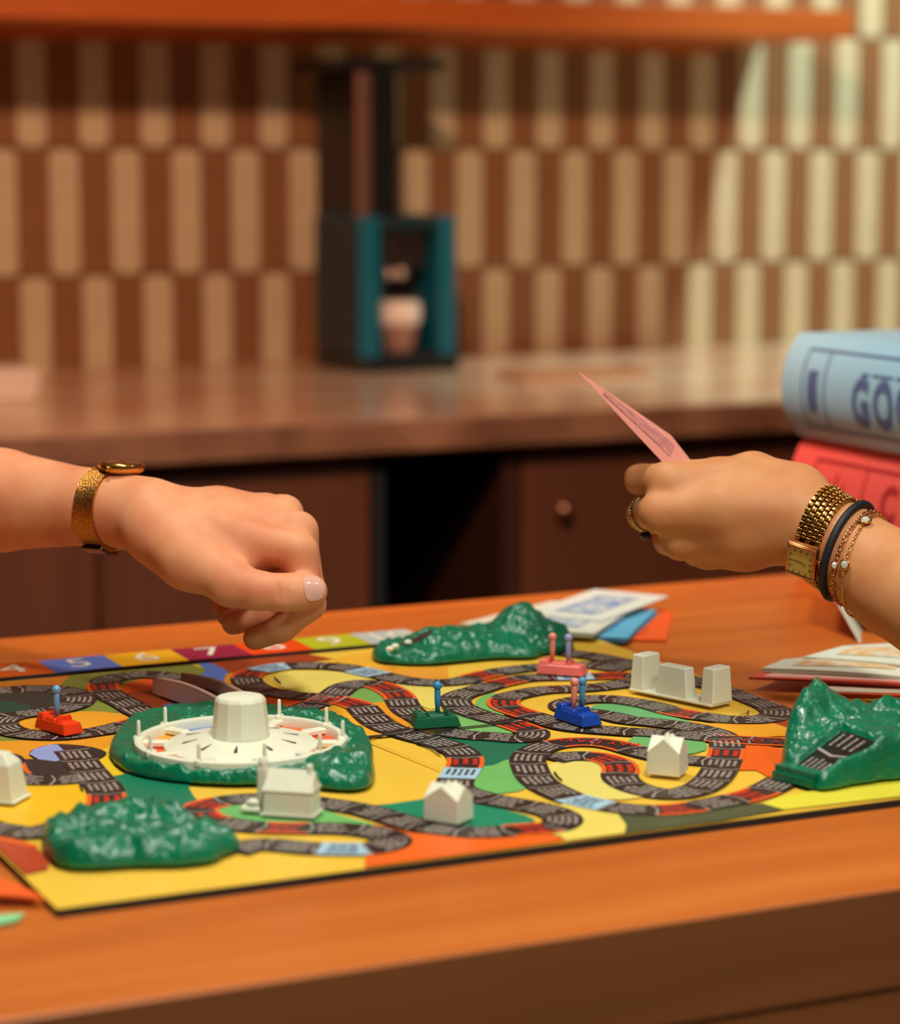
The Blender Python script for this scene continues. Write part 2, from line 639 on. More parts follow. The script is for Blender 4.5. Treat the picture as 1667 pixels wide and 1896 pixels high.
# kitchen island -------------------------------------------------
isl = thing('kitchen_island', (0.8, 1.26, 0.0), 'orange-brown wooden island table the board game lies on', 'table')
mk('top', box(-0.9, 2.6, 0.8875, 1.634, TZ - 0.045, TZ, 0.0008, 1), M_TABLE, isl)
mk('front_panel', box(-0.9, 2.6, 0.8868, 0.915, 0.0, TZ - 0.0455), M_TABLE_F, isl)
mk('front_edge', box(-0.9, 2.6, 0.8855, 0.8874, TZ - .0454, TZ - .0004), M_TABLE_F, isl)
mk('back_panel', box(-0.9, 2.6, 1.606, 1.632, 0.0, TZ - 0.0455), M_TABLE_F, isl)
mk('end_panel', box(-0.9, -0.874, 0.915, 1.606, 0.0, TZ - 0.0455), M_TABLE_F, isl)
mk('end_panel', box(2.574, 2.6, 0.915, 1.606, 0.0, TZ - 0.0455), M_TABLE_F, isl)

# ------------------------------------------------------------------ the game board
BX0, BX1, BY0, BY1 = 0.2805, 0.783, 1.004, 1.4765
YL, OY, OR, RU = (243, 196, 66), (240, 158, 38), (240, 92, 16), (166, 66, 28)
OL, LG, MG, TG = (132, 142, 62), (122, 190, 108), (12, 116, 86), (8, 138, 102)
BL, LB, DO, PY = (84, 122, 204), (166, 204, 226), (78, 88, 58), (240, 218, 108)
BK, DG = (50, 42, 40), (28, 60, 52)
bd = thing('game_board', ((BX0 + BX1) / 2, (BY0 + BY1) / 2, TZ), 'square folding game board printed with winding black tracks on yellow, green and orange fields', 'game board')
M_CORE = mat('board_core', (30, 28, 26), 0.7)
ym = 1.2365
for (x0, x1, y0, y1) in ((BX0, .5248, BY0, ym), (BX0, .5248, ym, BY1), (.5248, BX1, BY0, ym), (.5248, BX1, ym, BY1)):
    pn = mk('board_panel', box(x0, x1, y0, y1, TZ, BZ - .0003), M_CORE, bd)
    mk('face_paper', box(x0, x1, y0 + (.0006 if y0 == BY0 else 0), y1, BZ - .0003, BZ), mat('print_yellow', YL, .42, var=.06, vscale=30), pn)

LAY = [0]


def nz():
    LAY[0] += 1
    return BZ + 0.0001 + LAY[0] * 0.000022


def pm(c):
    return mat('print_%02x%02x%02x' % c, c, 0.42, var=0.07, vscale=30)


def clampb(P):
    P = np.array(P)
    P[:, 0] = np.clip(P[:, 0], BX0 + .0008, BX1 - .0008)
    P[:, 1] = np.clip(P[:, 1], BY0 + .0007, BY1 - .0005)
    return P


def fill(P):
    tri = tessellate_polygon([[Vector((p[0], p[1], 0)) for p in P]])
    return [tuple(t) for t in tri]


def up(V, F):
    out = []
    for f in F:
        a, b, c = (np.asarray(V[i])[:2] for i in f[:3])
        s = (b[0] - a[0]) * (c[1] - a[1]) - (b[1] - a[1]) * (c[0] - a[0])
        out.append(f if s >= 0 else tuple(reversed(f)))
    return out


def field(px, c, curve=True, name='printed_field'):
    P = [W(u, v)[:2] for u, v in px]
    P = spline(P, True, 4) if curve else np.array(P)
    P = clampb(P)
    z = nz()
    V = [(p[0], p[1], z) for p in P]
    mk(name, (V, up(V, fill(P))), pm(c), bd)


field([(-130, 1268), (0, 1264), (128, 1251), (126, 1262), (108, 1278), (60, 1274), (0, 1282), (-130, 1290)], (236, 138, 44))
field([(128, 1252), (352, 1229), (384, 1240), (368, 1262), (300, 1292), (240, 1320), (165, 1322), (140, 1312), (105, 1276)], OL, False)
field([(-150, 1350), (-40, 1350), (0, 1356), (60, 1366), (90, 1372), (0, 1375), (-150, 1380)], OL, False)
field([(-150, 1378), (0, 1373), (100, 1370), (220, 1361), (205, 1390), (190, 1403), (60, 1411), (0, 1400), (-150, 1420)], OY, False)
field([(208, 1378), (172, 1400), (188, 1420), (208, 1438), (240, 1435), (300, 1420), (260, 1380)], (246, 202, 40), False)
field([(35, 1341), (45, 1333), (82, 1327), (143, 1319), (184, 1318), (224, 1323), (238, 1330), (228, 1339), (184, 1349), (122, 1355), (61, 1353)], (242, 164, 40))
field([(221, 1274), (245, 1262), (290, 1256), (330, 1262), (330, 1280), (281, 1280), (255, 1284), (226, 1284)], (240, 92, 24))
field([(226, 1284), (271, 1279), (330, 1278), (345, 1306), (316, 1328), (298, 1331), (275, 1313), (235, 1294)], RU, False)
field([(302, 1306), (337, 1300), (350, 1325), (316, 1328)], BL, False)
field([(337, 1317), (352, 1316), (354, 1327), (335, 1328)], (222, 60, 30), False)
field([(365, 1227), (422, 1214), (455, 1212), (561, 1208), (618, 1221), (555, 1229), (514, 1233), (473, 1243), (455, 1251), (424, 1249), (406, 1235), (378, 1226)], RU, False)
field([(361, 1227), (378, 1226), (406, 1235), (422, 1247), (416, 1262), (420, 1273), (396, 1275), (367, 1255), (380, 1245), (375, 1235)], BL)
field([(422, 1248), (453, 1250), (450, 1268), (458, 1276), (422, 1273), (416, 1262)], OY)
field([(618, 1221), (700, 1205), (800, 1200), (800, 1240), (640, 1236)], (246, 182, 54), False)
field([(640, 1236), (760, 1238), (830, 1236), (830, 1262), (760, 1262), (690, 1248)], (240, 160, 44), False)
field([(502, 1260), (514, 1249), (541, 1243), (600, 1243), (650, 1247), (700, 1254), (743, 1266), (784, 1271), (860, 1270), (900, 1264), (930, 1260), (890, 1278), (850, 1284), (825, 1299), (832, 1314), (796, 1314), (760, 1300), (740, 1282), (690, 1270), (640, 1272), (600, 1282), (582, 1287), (541, 1281), (514, 1269)], PY, False)
field([(639, 1290), (647, 1280), (671, 1274), (698, 1277), (714, 1294), (720, 1303), (690, 1304), (661, 1297)], (120, 172, 88))
field([(690, 1303), (722, 1302), (731, 1315), (755, 1330), (755, 1348), (714, 1323), (698, 1311)], OY)
field([(540, 1322), (570, 1312), (600, 1306), (618, 1302), (648, 1312), (660, 1330), (698, 1352), (716, 1361), (690, 1372), (640, 1340)], (246, 178, 44), False)
field([(490, 1286), (563, 1295), (557, 1304), (535, 1311), (490, 1309)], (240, 92, 20))
field([(786, 1360), (850, 1364), (905, 1372), (962, 1376), (984, 1380), (956, 1401), (954, 1411), (937, 1409), (913, 1419), (886, 1424), (888, 1408), (875, 1392), (850, 1380), (815, 1370)], (12, 112, 84), False)
field([(886, 1423), (913, 1419), (937, 1409), (954, 1411), (960, 1438), (974, 1458), (962, 1466), (935, 1470), (905, 1474), (880, 1470), (866, 1462), (866, 1448)], (114, 188, 104))
field([(826, 1314), (858, 1322), (898, 1335), (922, 1341), (942, 1349), (950, 1358), (934, 1363), (902, 1361), (875, 1357), (840, 1352), (815, 1340)], LG)
field([(881, 1304), (889, 1294), (912, 1285), (922, 1290), (916, 1302), (920, 1315), (934, 1326), (918, 1328), (895, 1317)], LG)
field([(1095, 1312), (1115, 1305), (1162, 1308), (1196, 1315), (1246, 1329), (1285, 1340), (1229, 1336), (1179, 1330), (1122, 1325)], (106, 184, 118))
field([(1275, 1337), (1304, 1341), (1385, 1341), (1430, 1340), (1480, 1352), (1478, 1364), (1422, 1366), (1350, 1365), (1318, 1352)], (242, 166, 32), False)
field([(1430, 1340), (1460, 1325), (1560, 1345), (1478, 1356)], RU, False)
field([(1366, 1376), (1413, 1382), (1446, 1388), (1490, 1395), (1490, 1430), (1440, 1436), (1424, 1441), (1401, 1428), (1362, 1428), (1368, 1401)], (246, 100, 12), False)
field([(1162, 1375), (1177, 1363), (1238, 1369), (1303, 1373), (1310, 1383), (1307, 1391), (1287, 1397), (1262, 1399), (1201, 1391), (1169, 1380)], (112, 186, 110), False)
field([(1017, 1425), (1023, 1415), (1054, 1412), (1095, 1413), (1115, 1419), (1121, 1427), (1113, 1442), (1123, 1454), (1146, 1464), (1176, 1472), (1200, 1476), (1150, 1483), (1086, 1479), (1054, 1462), (1027, 1446)], (238, 220, 118))
field([(674, 1495), (723, 1491), (784, 1482), (880, 1492), (931, 1501), (974, 1512), (992, 1521), (978, 1528), (911, 1536), (870, 1540), (825, 1537), (784, 1529), (744, 1520), (703, 1508)], TG, False)
field([(688, 1528), (719, 1534), (764, 1545), (815, 1549), (860, 1551), (911, 1547), (1003, 1541), (1030, 1551), (1047, 1559), (900, 1584), (743, 1604), (682, 1612), (677, 1584), (723, 1574), (743, 1564), (739, 1552), (713, 1540)], (244, 104, 26), False)
field([(985, 1510), (1020, 1505), (1060, 1480), (1120, 1498), (1146, 1511), (1160, 1530), (1164, 1545), (1060, 1565), (1040, 1552), (1003, 1541), (1040, 1522)], (240, 218, 104), False)
field([(1143, 1508), (1201, 1512), (1273, 1508), (1344, 1498), (1411, 1490), (1452, 1502), (1344, 1524), (1162, 1548), (1160, 1530)], DO, False)
field([(1452, 1502), (1411, 1490), (1440, 1480), (1500, 1468), (1720, 1440), (1760, 1470)], (236, 224, 66), False)
field([(210, 1440), (241, 1434), (300, 1440), (352, 1452), (350, 1462), (358, 1476), (369, 1488), (337, 1494), (329, 1506), (333, 1518), (300, 1512), (215, 1516), (228, 1490), (232, 1474), (222, 1455)], (10, 122, 90), False)
field([(400, 1504), (414, 1496), (453, 1491), (560, 1497), (588, 1500), (642, 1516), (682, 1526), (688, 1534), (621, 1531), (560, 1531), (470, 1530), (433, 1525), (408, 1515)], (112, 188, 104))
field([(-90, 1498), (16, 1452), (82, 1456), (143, 1452), (160, 1466), (164, 1482), (155, 1499), (112, 1523), (75, 1541), (57, 1541), (0, 1523), (-90, 1505)], (246, 192, 30), False)
field([(-70, 1540), (0, 1558), (66, 1572), (90, 1590), (90, 1612), (46, 1622), (0, 1588), (-70, 1560)], (186, 66, 30), False)
field([(-60, 1536), (0, 1550), (70, 1568), (67, 1574), (0, 1559), (-60, 1545)], (238, 96, 22), False)
field([(54, 1399), (65, 1389), (92, 1382), (122, 1381), (163, 1385), (190, 1392), (197, 1399), (184, 1407), (167, 1410), (131, 1411), (102, 1414), (71, 1409)], (44, 42, 40))
field([(22, 1408), (71, 1409), (102, 1413), (131, 1409), (169, 1409), (186, 1420), (157, 1452), (133, 1450), (114, 1444), (53, 1446), (35, 1427)], (46, 46, 42), False)
field([(54, 1399), (65, 1389), (92, 1382), (107, 1382), (120, 1395), (132, 1408), (102, 1413), (71, 1409)], (150, 164, 220), False, 'printed_space')
field([(-130, 1285), (0, 1280), (90, 1280), (148, 1294), (130, 1310), (92, 1320), (0, 1326), (-130, 1330)], (42, 48, 42))
field([(-130, 1298), (0, 1300), (40, 1306), (58, 1313), (40, 1320), (0, 1324), (-130, 1325)], (14, 70, 58))

RW = 0.0100   # half width of the track
SPEC = {'pay': [(860, 1412), (733, 1281), (636, 1302), (196, 1483), (368, 1505), (560, 1537), (292, 1332), (194, 1275), (459, 1256),
                (946, 1313), (950, 1344), (1145, 1416), (1344, 1402), (1215, 1503), (1400, 1476), (985, 1539), (1290, 1327),
                (885, 1257), (930, 1267), (1135, 1255), (18, 1430)],
        'word': [(1420, 1376), (1400, 1375), (1100, 1378), (1125, 1380)],
        'blue': [(848, 1440), (515, 1237), (680, 1247), (600, 1575), (1105, 1493), (1090, 1255)]}
SPW = [(k, W(*q)[:2]) for k in SPEC for q in SPEC[k]]
M_ROAD = mat('print_track', (50, 41, 39), 0.38, var=0.2, vscale=60)
M_INK = mat('print_grey', (164, 152, 144), 0.45)
M_RED = mat('print_red', (206, 48, 30), 0.45)
M_ORG = mat('print_orange', (244, 96, 22), 0.45)
M_LBL = mat('print_lightblue', (170, 206, 228), 0.42)
M_DINK = mat('print_darkink', (52, 50, 66), 0.45)
SP = 0.0232


def track(px, w=RW):
    P = spline([W(u, v)[:2] for u, v in px], False, 8)
    d = np.r_[0, np.cumsum(np.hypot(*np.diff(P, axis=0).T))]
    n = max(4, int(d[-1] / 0.002))
    s = np.linspace(0, d[-1], n)
    C = np.stack([np.interp(s, d, P[:, 0]), np.interp(s, d, P[:, 1])], 1)
    for _ in range(3):
        C[1:-1] = C[1:-1] * .5 + (C[2:] + C[:-2]) * .25
    T = np.gradient(C, axis=0)
    T /= np.linalg.norm(T, axis=1)[:, None]
    Nn = np.stack([-T[:, 1], T[:, 0]], 1)

    def at(q, o):
        q = min(max(q, 0), s[-1])
        c = np.array([np.interp(q, s, C[:, 0]), np.interp(q, s, C[:, 1])])
        nn = np.array([np.interp(q, s, Nn[:, 0]), np.interp(q, s, Nn[:, 1])])
        p = c + nn * o
        return (min(max(p[0], BX0 + .001), BX1 - .001), min(max(p[1], BY0 + .0015), BY1 - .001))
    z = nz()

    def strip(q0, q1, o0, o1, zz, k=None):
        k = k or max(1, int((q1 - q0) / .0025))
        V, F = [], []
        for i in range(k + 1):
            q = q0 + (q1 - q0) * i / k
            a, b = at(q, o0), at(q, o1)
            V += [(a[0], a[1], zz), (b[0], b[1], zz)]
        for i in range(k):
            F.append((2 * i, 2 * i + 1, 2 * i + 3, 2 * i + 2))
        return V, up(V, F)
    rd = mk('track', strip(0, s[-1], -w, w, z, n - 1), M_ROAD, bd)
    z1, z2 = z + .00005, z + .00010
    ink, red, org, blu, dink = [], [], [], [], []
    m = max(1, int(s[-1] / SP))
    L = s[-1] / m
    for i in range(m):
        q0 = i * L
        mid = np.array(at(q0 + L / 2, 0))
        kind = None
        for k, wp in SPW:
            if np.hypot(*(mid - wp)) < L * .56:
                kind = k
        # chevron line between spaces
        V = []
        for o_, dq in ((-w, 0), (0, .0022), (w, 0)):
            a, b = at(q0 + dq, o_), at(q0 + dq + .0011, o_)
            V += [(a[0], a[1], z2), (b[0], b[1], z2)]
        ink.append((V, up(V, [(0, 1, 3, 2), (2, 3, 5, 4)])))
        if kind == 'blue':
            blu.append(strip(q0 + .001, q0 + L, -w, w, z1))
        if kind in ('pay', 'word'):
            org.append(strip(q0 + .001, q0 + L, -w, -w + .0024, z1))
            org.append(strip(q0 + .001, q0 + L, w - .0024, w, z1))
        rows = (-.0052, 0.0, .0052) if kind == 'pay' else (-.0066, -.0033, 0.0, .0033, .0066)
        hw = .0014 if kind == 'pay' else .00085
        for o_ in (() if kind == 'word' else rows):
            q = q0 + L * random.uniform(.18, .26)
            qe = q0 + L * random.uniform(.72, .90)
            while q < qe - .0015:
                e = min(qe, q + random.uniform(.0022, .0062))
                (red if kind == 'pay' else dink if kind == 'blue' else ink).append(strip(q, e, o_ - hw, o_ + hw, z2, 1))
                q = e + random.uniform(.0006, .0011)
    for q in blu:
        mk('light_blue_space', q, M_LBL, rd)
    for q in org:
        mk('orange_edging', q, M_ORG, rd)
    mk('track_lettering', join(*ink), M_INK, rd, kind='stuff')
    if red:
        mk('red_lettering', join(*red), M_RED, rd, kind='stuff')
    if dink:
        mk('dark_lettering', join(*dink), M_DINK, rd, kind='stuff')
    return at, z


track([(-110, 1290), (0, 1282), (61, 1278), (122, 1282), (148, 1295), (133, 1310), (92, 1320), (51, 1324), (16, 1331), (2, 1341), (12, 1353), (41, 1361), (75, 1365), (122, 1365), (169, 1359), (204, 1353), (245, 1342), (282, 1331)])
track([(320, 1338), (290, 1332), (262, 1322), (235, 1306), (208, 1292), (193, 1280), (190, 1270), (202, 1260), (225, 1255), (265, 1251), (305, 1254), (340, 1263), (370, 1273), (400, 1285), (450, 1305), (495, 1316), (530, 1320), (565, 1313), (600, 1300), (620, 1288), (641, 1274), (671, 1268), (698, 1271), (722, 1280), (739, 1292), (746, 1306), (758, 1320), (778, 1332), (800, 1345)])
track([(1160, 1243), (1105, 1235), (1073, 1234), (993, 1238), (922, 1247), (881, 1256), (861, 1263), (820, 1267), (780, 1266), (740, 1261), (700, 1252), (660, 1243), (625, 1237), (570, 1235), (530, 1236), (495, 1241), (465, 1249), (456, 1257), (460, 1267), (475, 1277), (500, 1284), (540, 1290), (585, 1294), (615, 1298), (641, 1302), (667, 1311), (678, 1321), (692, 1335), (714, 1349), (743, 1359), (773, 1368), (804, 1376), (835, 1386), (855, 1398), (863, 1413), (855, 1431), (845, 1446), (842, 1458), (856, 1469), (880, 1476), (911, 1484), (962, 1493), (1003, 1501), (1033, 1511), (1044, 1523), (1029, 1534), (1003, 1537), (962, 1540), (921, 1544), (880, 1545), (845, 1542), (805, 1537), (764, 1529), (723, 1517), (682, 1505), (642, 1497), (601, 1491), (560, 1486), (473, 1482), (422, 1486), (382, 1494), (367, 1504), (378, 1517), (402, 1524), (443, 1531), (494, 1536), (555, 1537), (606, 1537), (640, 1538), (662, 1540), (703, 1546), (723, 1556), (723, 1566), (693, 1574), (658, 1576), (600, 1575), (560, 1573), (534, 1570), (494, 1567), (463, 1569), (430, 1580)])
track([(1040, 1210), (1055, 1212), (1100, 1218), (1140, 1226), (1180, 1235), (1230, 1248), (1280, 1262), (1330, 1275), (1357, 1283), (1395, 1298), (1426, 1311), (1440, 1323), (1428, 1332), (1400, 1336), (1344, 1335), (1314, 1331), (1283, 1327), (1242, 1319), (1202, 1308), (1161, 1301), (1126, 1297), (1085, 1298), (1055, 1303), (1045, 1311), (1065, 1319), (1105, 1324), (1136, 1330), (1161, 1336), (1202, 1340), (1263, 1347), (1304, 1355), (1334, 1365), (1346, 1378), (1346, 1393), (1342, 1407), (1334, 1426), (1320, 1446), (1299, 1461), (1269, 1471), (1238, 1474), (1201, 1469), (1171, 1460), (1153, 1449), (1147, 1438), (1150, 1427), (1138, 1414), (1108, 1405), (1075, 1403), (1045, 1405), (1020, 1410)])
track([(1475, 1379), (1446, 1377), (1420, 1376), (1385, 1374), (1344, 1372), (1304, 1368), (1263, 1364), (1202, 1360), (1161, 1358), (1106, 1354), (1055, 1349), (1024, 1341), (993, 1331), (963, 1322), (938, 1312), (932, 1303), (942, 1294), (973, 1286), (1014, 1280), (1065, 1278), (1116, 1274), (1160, 1268), (1186, 1262), (1180, 1256), (1150, 1254), (1095, 1255), (1040, 1256), (993, 1257), (963, 1260), (938, 1265), (912, 1271), (885, 1280), (858, 1288), (842, 1298), (849, 1311), (871, 1321), (902, 1331), (932, 1339), (963, 1349), (986, 1359), (982, 1368), (955, 1371), (922, 1368), (891, 1366), (861, 1364), (820, 1357)])
track([(1310, 1413), (1270, 1410), (1230, 1406), (1190, 1397), (1166, 1390), (1146, 1384), (1110, 1378), (1064, 1377), (1023, 1382), (993, 1393), (978, 1407), (981, 1425), (993, 1446), (1013, 1461), (1044, 1476), (1064, 1483), (1105, 1493), (1146, 1500), (1176, 1503), (1211, 1504), (1262, 1501), (1313, 1493), (1354, 1485), (1395, 1475), (1426, 1462), (1452, 1448)])
track([(132, 1392), (139, 1400), (155, 1421), (173, 1442), (192, 1462), (198, 1482), (192, 1501), (172, 1518), (145, 1528), (114, 1533), (82, 1542), (51, 1547), (20, 1542), (-60, 1530)])
track([(-90, 1395), (0, 1405), (12, 1419), (18, 1433), (32, 1443), (61, 1449), (102, 1449), (143, 1446), (168, 1438)])

# the cut and the fold of the board, the printed words and arrows
zt_ = nz() + .0003
a, b = W(669, 1370)[:2], W(990, 1338.3)[:2]
mk('board_cut', ([(a[0], a[1] - .0026, zt_), (b[0], b[1] - .0012, zt_), (b[0], b[1] + .0008, zt_), (a[0], a[1] + .0018, zt_)], [(0, 1, 2, 3)]), M_CORE, bd)
a, b = W(686, 1378)[:2], W(815, 1430)[:2]
mk('board_fold', ([(a[0] - .0006, a[1], zt_), (b[0] - .0004, b[1], zt_), (b[0] + .0004, b[1], zt_), (a[0] + .0006, a[1], zt_)], [(0, 1, 2, 3)]), mat('fold', (212, 160, 40), .6), bd)


def line_px(px, w, m, name):
    P = spline([np.r_[W(u, v)[:2], zt_] for u, v in px], False, 5)
    T = np.gradient(P, axis=0)
    T /= np.linalg.norm(T, axis=1)[:, None]
    Nn = np.stack([-T[:, 1], T[:, 0], T[:, 2] * 0], 1)
    V = np.empty((2 * len(P), 3))
    V[0::2] = P - Nn * w
    V[1::2] = P + Nn * w
    mk(name, (V, up(V, [(2 * i, 2 * i + 1, 2 * i + 3, 2 * i + 2) for i in range(len(P) - 1)])), m, bd)


for q in ([(1027, 1434), (1032, 1442), (1041, 1450)], [(772, 1380), (797, 1389), (816, 1402)], [(508, 1258), (514, 1264), (520, 1269)], [(1370, 1328), (1384, 1325), (1386, 1321)], [(148, 1456), (153, 1470)]):
    line_px(q, .0006, M_ROAD, 'printed_arrow')


def word(s, u0, v0, u1, v1, size, m, sx=1.0):
    a, b = W(u0, v0), W(u1, v1)
    ex = (b - a) / np.linalg.norm(b - a)
    ey = np.cross((0, 0, 1), ex)
    mk('printed_word', flat(s, size, (a + b) / 2 * np.array([1, 1, 0]) + np.array([0, 0, zt_]), ex, ey, (0, 0, 1), .0001, sx), m, bd)


word('PAY DAY!', 1440, 1377.5, 1385, 1375, .0105, M_RED)
word('PAY DAY!', 1140, 1381, 1082, 1377, .0105, M_RED)

# ------------------------------------------------------------------ pieces on the board
PZ = BZ + 0.0022          # where pieces stand
M_WHITE = mat('white_plastic', (232, 231, 208), 0.42, bump=0.06, bscale=500)
M_GREEN = mat('green_plastic', (0, 118, 84), 0.27, var=0.18, vscale=60, bump=0.55, bscale=330, coat=0.2)

# numbered strip beyond the board
XS = [0.2435, .2868, .3302, .3735, .4165, .4602, .5058, .5489, .5923, .6341, .6760]
SC = [(200, 60, 40), (90, 120, 60), (60, 90, 170), (238, 100, 26), (92, 122, 208), (242, 176, 20), (156, 28, 66), (240, 74, 8), (190, 192, 34), (188, 196, 192)]
st = thing('number_strip', (.46, 1.503, TZ), 'narrow strip of coloured numbered squares lying along the far side of the board', 'number strip')
mk('backing', box(XS[0], XS[-1], 1.4825, 1.5225, TZ, BZ + .0012), M_CORE, st)
for i in range(10):
    q = mk('number_square', box(XS[i] + .0001, XS[i + 1] - .0001, 1.4827, 1.5223, BZ + .0012, BZ + .0016), pm(SC[i]), st)
    mk('number', flat(str(i + 1), .036, ((XS[i] + XS[i + 1]) / 2, 1.5035, BZ + .0016), (1, 0, 0), (0, 1, 0), (0, 0, 1), .0002, 1.0), mat('print_white', (236, 228, 208), .45), q)

# spinner ---------------------------------------------------------
SCX, SCY = W(446, 1368, .0115)[:2]
DW = -.0075          # the wheel sits low between the hills
sp = thing('spinner', (SCX, SCY, PZ), 'white number spinner wheel set in a ring of green plastic hills', 'spinner')
ol = [W(u, v) for u, v in [(205, 1410), (225, 1430), (260, 1444), (330, 1455), (420, 1459), (500, 1460), (560, 1464), (620, 1470), (665, 1470), (688, 1460), (694, 1440), (690, 1415), (690, 1396), (672, 1372), (640, 1352), (600, 1340), (540, 1332), (460, 1326), (380, 1324), (300, 1328), (240, 1342), (212, 1372), (203, 1395)]]
fr = W(640, 1440)
fr2 = W(230, 1400)


def ring(X, Y, H):
    r = np.hypot(X - SCX, Y - SCY)
    t = np.clip((r - .0535) / .003, 0, 1)
    a = np.arctan2(Y - SCY, X - SCX)
    low = np.exp(-((np.abs((a - 2.3 + np.pi) % (2 * np.pi) - np.pi)) / .75) ** 4)   # hills stay below the wheel at the back
    H = H * (1 - .52 * low)
    return .001 + (H - .001) * t


ol = [np.array([SCX, SCY, 0]) + (p - np.array([SCX, SCY, 0])) * np.array([1, 1, 0]) * max(1.0, .0625 / np.hypot(p[0] - SCX, p[1] - SCY)) for p in ol]
mk('green_hills', mound(spline(ol, True, 5), .0070, [(fr[0], fr[1], .006, .018), (fr2[0], fr2[1], .005, .018)], .0030, 130, .0035, .0014, 3, ring), M_GREEN, sp, smooth=True)
wt = (SCX, SCY, PZ + DW)
wheel = mk('wheel', xf(join(lathe([(.0155, .0185), (.024, .0182), (.040, .0150), (.0415, .0140), (.0415, .0120), (.0155, .0120)], 60),
                            lathe([(.0528, .0105), (.0575, .0105), (.0578, .0125), (.0572, .0172), (.0560, .0178), (.0535, .0176), (.0528, .0165), (.0528, .0105)], 60)), None, wt), M_WHITE, sp, smooth=True, auto=40)
for i in range(10):
    a = 2 * math.pi * (i + .3) / 10
    mk('spoke', xf(box(.0395, .0540, -.0030, .0030, .0125, .0160, .0008, 1), rz(a), wt), M_WHITE, wheel)
    mk('peg', xf(join(lathe([(.0015, .016), (.0011, .019), (.0010, .0262), (.0006, .0270), (.0001, .0272)], 10), box(-.003, .003, -.002, .002, .0145, .0185, .0008, 1)), rz(a), (SCX + .0552 * math.cos(a), SCY + .0552 * math.sin(a), PZ + DW)), M_WHITE, wheel, smooth=True, auto=45)
    b = a + math.pi / 10
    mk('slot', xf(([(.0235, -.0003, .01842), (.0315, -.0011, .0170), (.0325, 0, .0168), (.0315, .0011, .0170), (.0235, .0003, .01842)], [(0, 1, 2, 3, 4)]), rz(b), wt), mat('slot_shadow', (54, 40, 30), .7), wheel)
    seg = [(r * math.cos(b + t * .29), r * math.sin(b + t * .29)) for r, ts in ((.0395, (-1, -.5, 0, .5, 1)), (.0540, (1, .5, 0, -.5, -1))) for t in ts]
    mk('number_window', xf(prism(seg, .0098, .0122), None, wt), pm([(240, 90, 24), (236, 140, 40), (92, 122, 208), (240, 160, 40), (238, 84, 30)][i % 5]), sp)
mk('hub', xf(lathe([(.0162, .0160), (.0158, .0185), (.0137, .0385), (.0126, .0402), (.0095, .0410), (.0001, .0412)], 12, .2), None, wt), M_WHITE, wheel, smooth=True, auto=24)

# green plastic mountains ----------------------------------------
ol = [W(u, v) for u, v in [(78, 1562), (84, 1590), (108, 1611), (160, 1618), (250, 1613), (330, 1612), (390, 1605), (420, 1591), (444, 1580), (436, 1567), (400, 1553), (362, 1540), (330, 1526), (280, 1516), (220, 1518), (160, 1528), (110, 1538), (86, 1550)]]
B = lambda u, v, h, r: (*W(u, v)[:2], h, r)
mk('plastic_mountain', mound(spline(ol, True, 5), 0.0095, [B(130, 1570, .003, .012), B(250, 1532, .0015, .010), B(310, 1532, .001, .010), B(330, 1590, .002, .012), B(330, 1553, -.006, .008), B(250, 1556, -.003, .008), B(400, 1578, -.003, .012), B(210, 1590, .002, .012)], .0042, 130, .006, .0015, 23),
   M_GREEN, smooth=True, label='low green plastic mountain at the front left corner of the board', cat='game piece', group='green plastic mountains')
ol = [W(u, v) for u, v in [(690, 1224), (706, 1232), (750, 1236), (800, 1236), (860, 1230), (920, 1225), (985, 1224), (1010, 1216), (1050, 1212), (1062, 1200), (1045, 1184), (1000, 1172), (930, 1172), (860, 1180), (780, 1190), (715, 1204), (692, 1215)]]
fm = thing('plastic_mountain', (*W(860, 1205)[:2], PZ), 'green plastic mountain with a pointed peak at the far side of the board', 'game piece', 'green plastic mountains')
mk('mountain', mound(spline(ol, True, 5), .0060, [B(830, 1214, .0100, .026), B(790, 1215, .002, .012), B(905, 1216, .002, .014), B(964, 1195, .0215, .0190), B(1035, 1198, .004, .010), B(748, 1206, -.003, .012)], .0034, 150, .005, .0014, 5), M_GREEN, fm, smooth=True)
c = W(755, 1195, .0095)
rows = [np.array([c + RT * (s * .016) + np.array([0, 0, 1]) * (s * .0075 + t * .0034) - FW * .0005 * (1 - t * t) for s in np.linspace(-1, 1, 9)]) for t in (-1, 0, 1)]
V = np.concatenate(rows)
V[:, 2] += np.tile(-np.abs(np.linspace(-1, 1, 9)) ** 4 * .0, 3)
mk('brown_hollow', (V, [(r * 9 + i, r * 9 + i + 1, (r + 1) * 9 + i + 1, (r + 1) * 9 + i) for r in range(2) for i in range(8)]), mat('hollow', (98, 70, 58), .5, var=.4, vscale=200, bump=.5, bscale=300), fm, smooth=True)
for u, v in ((722, 1201), (732, 1196), (756, 1189)):
    mk('white_stone', ball(W(u, v, .0125) - FW * .002, .0022, 10, 6, (1.3, 1, .8)), M_WHITE, fm, smooth=True)

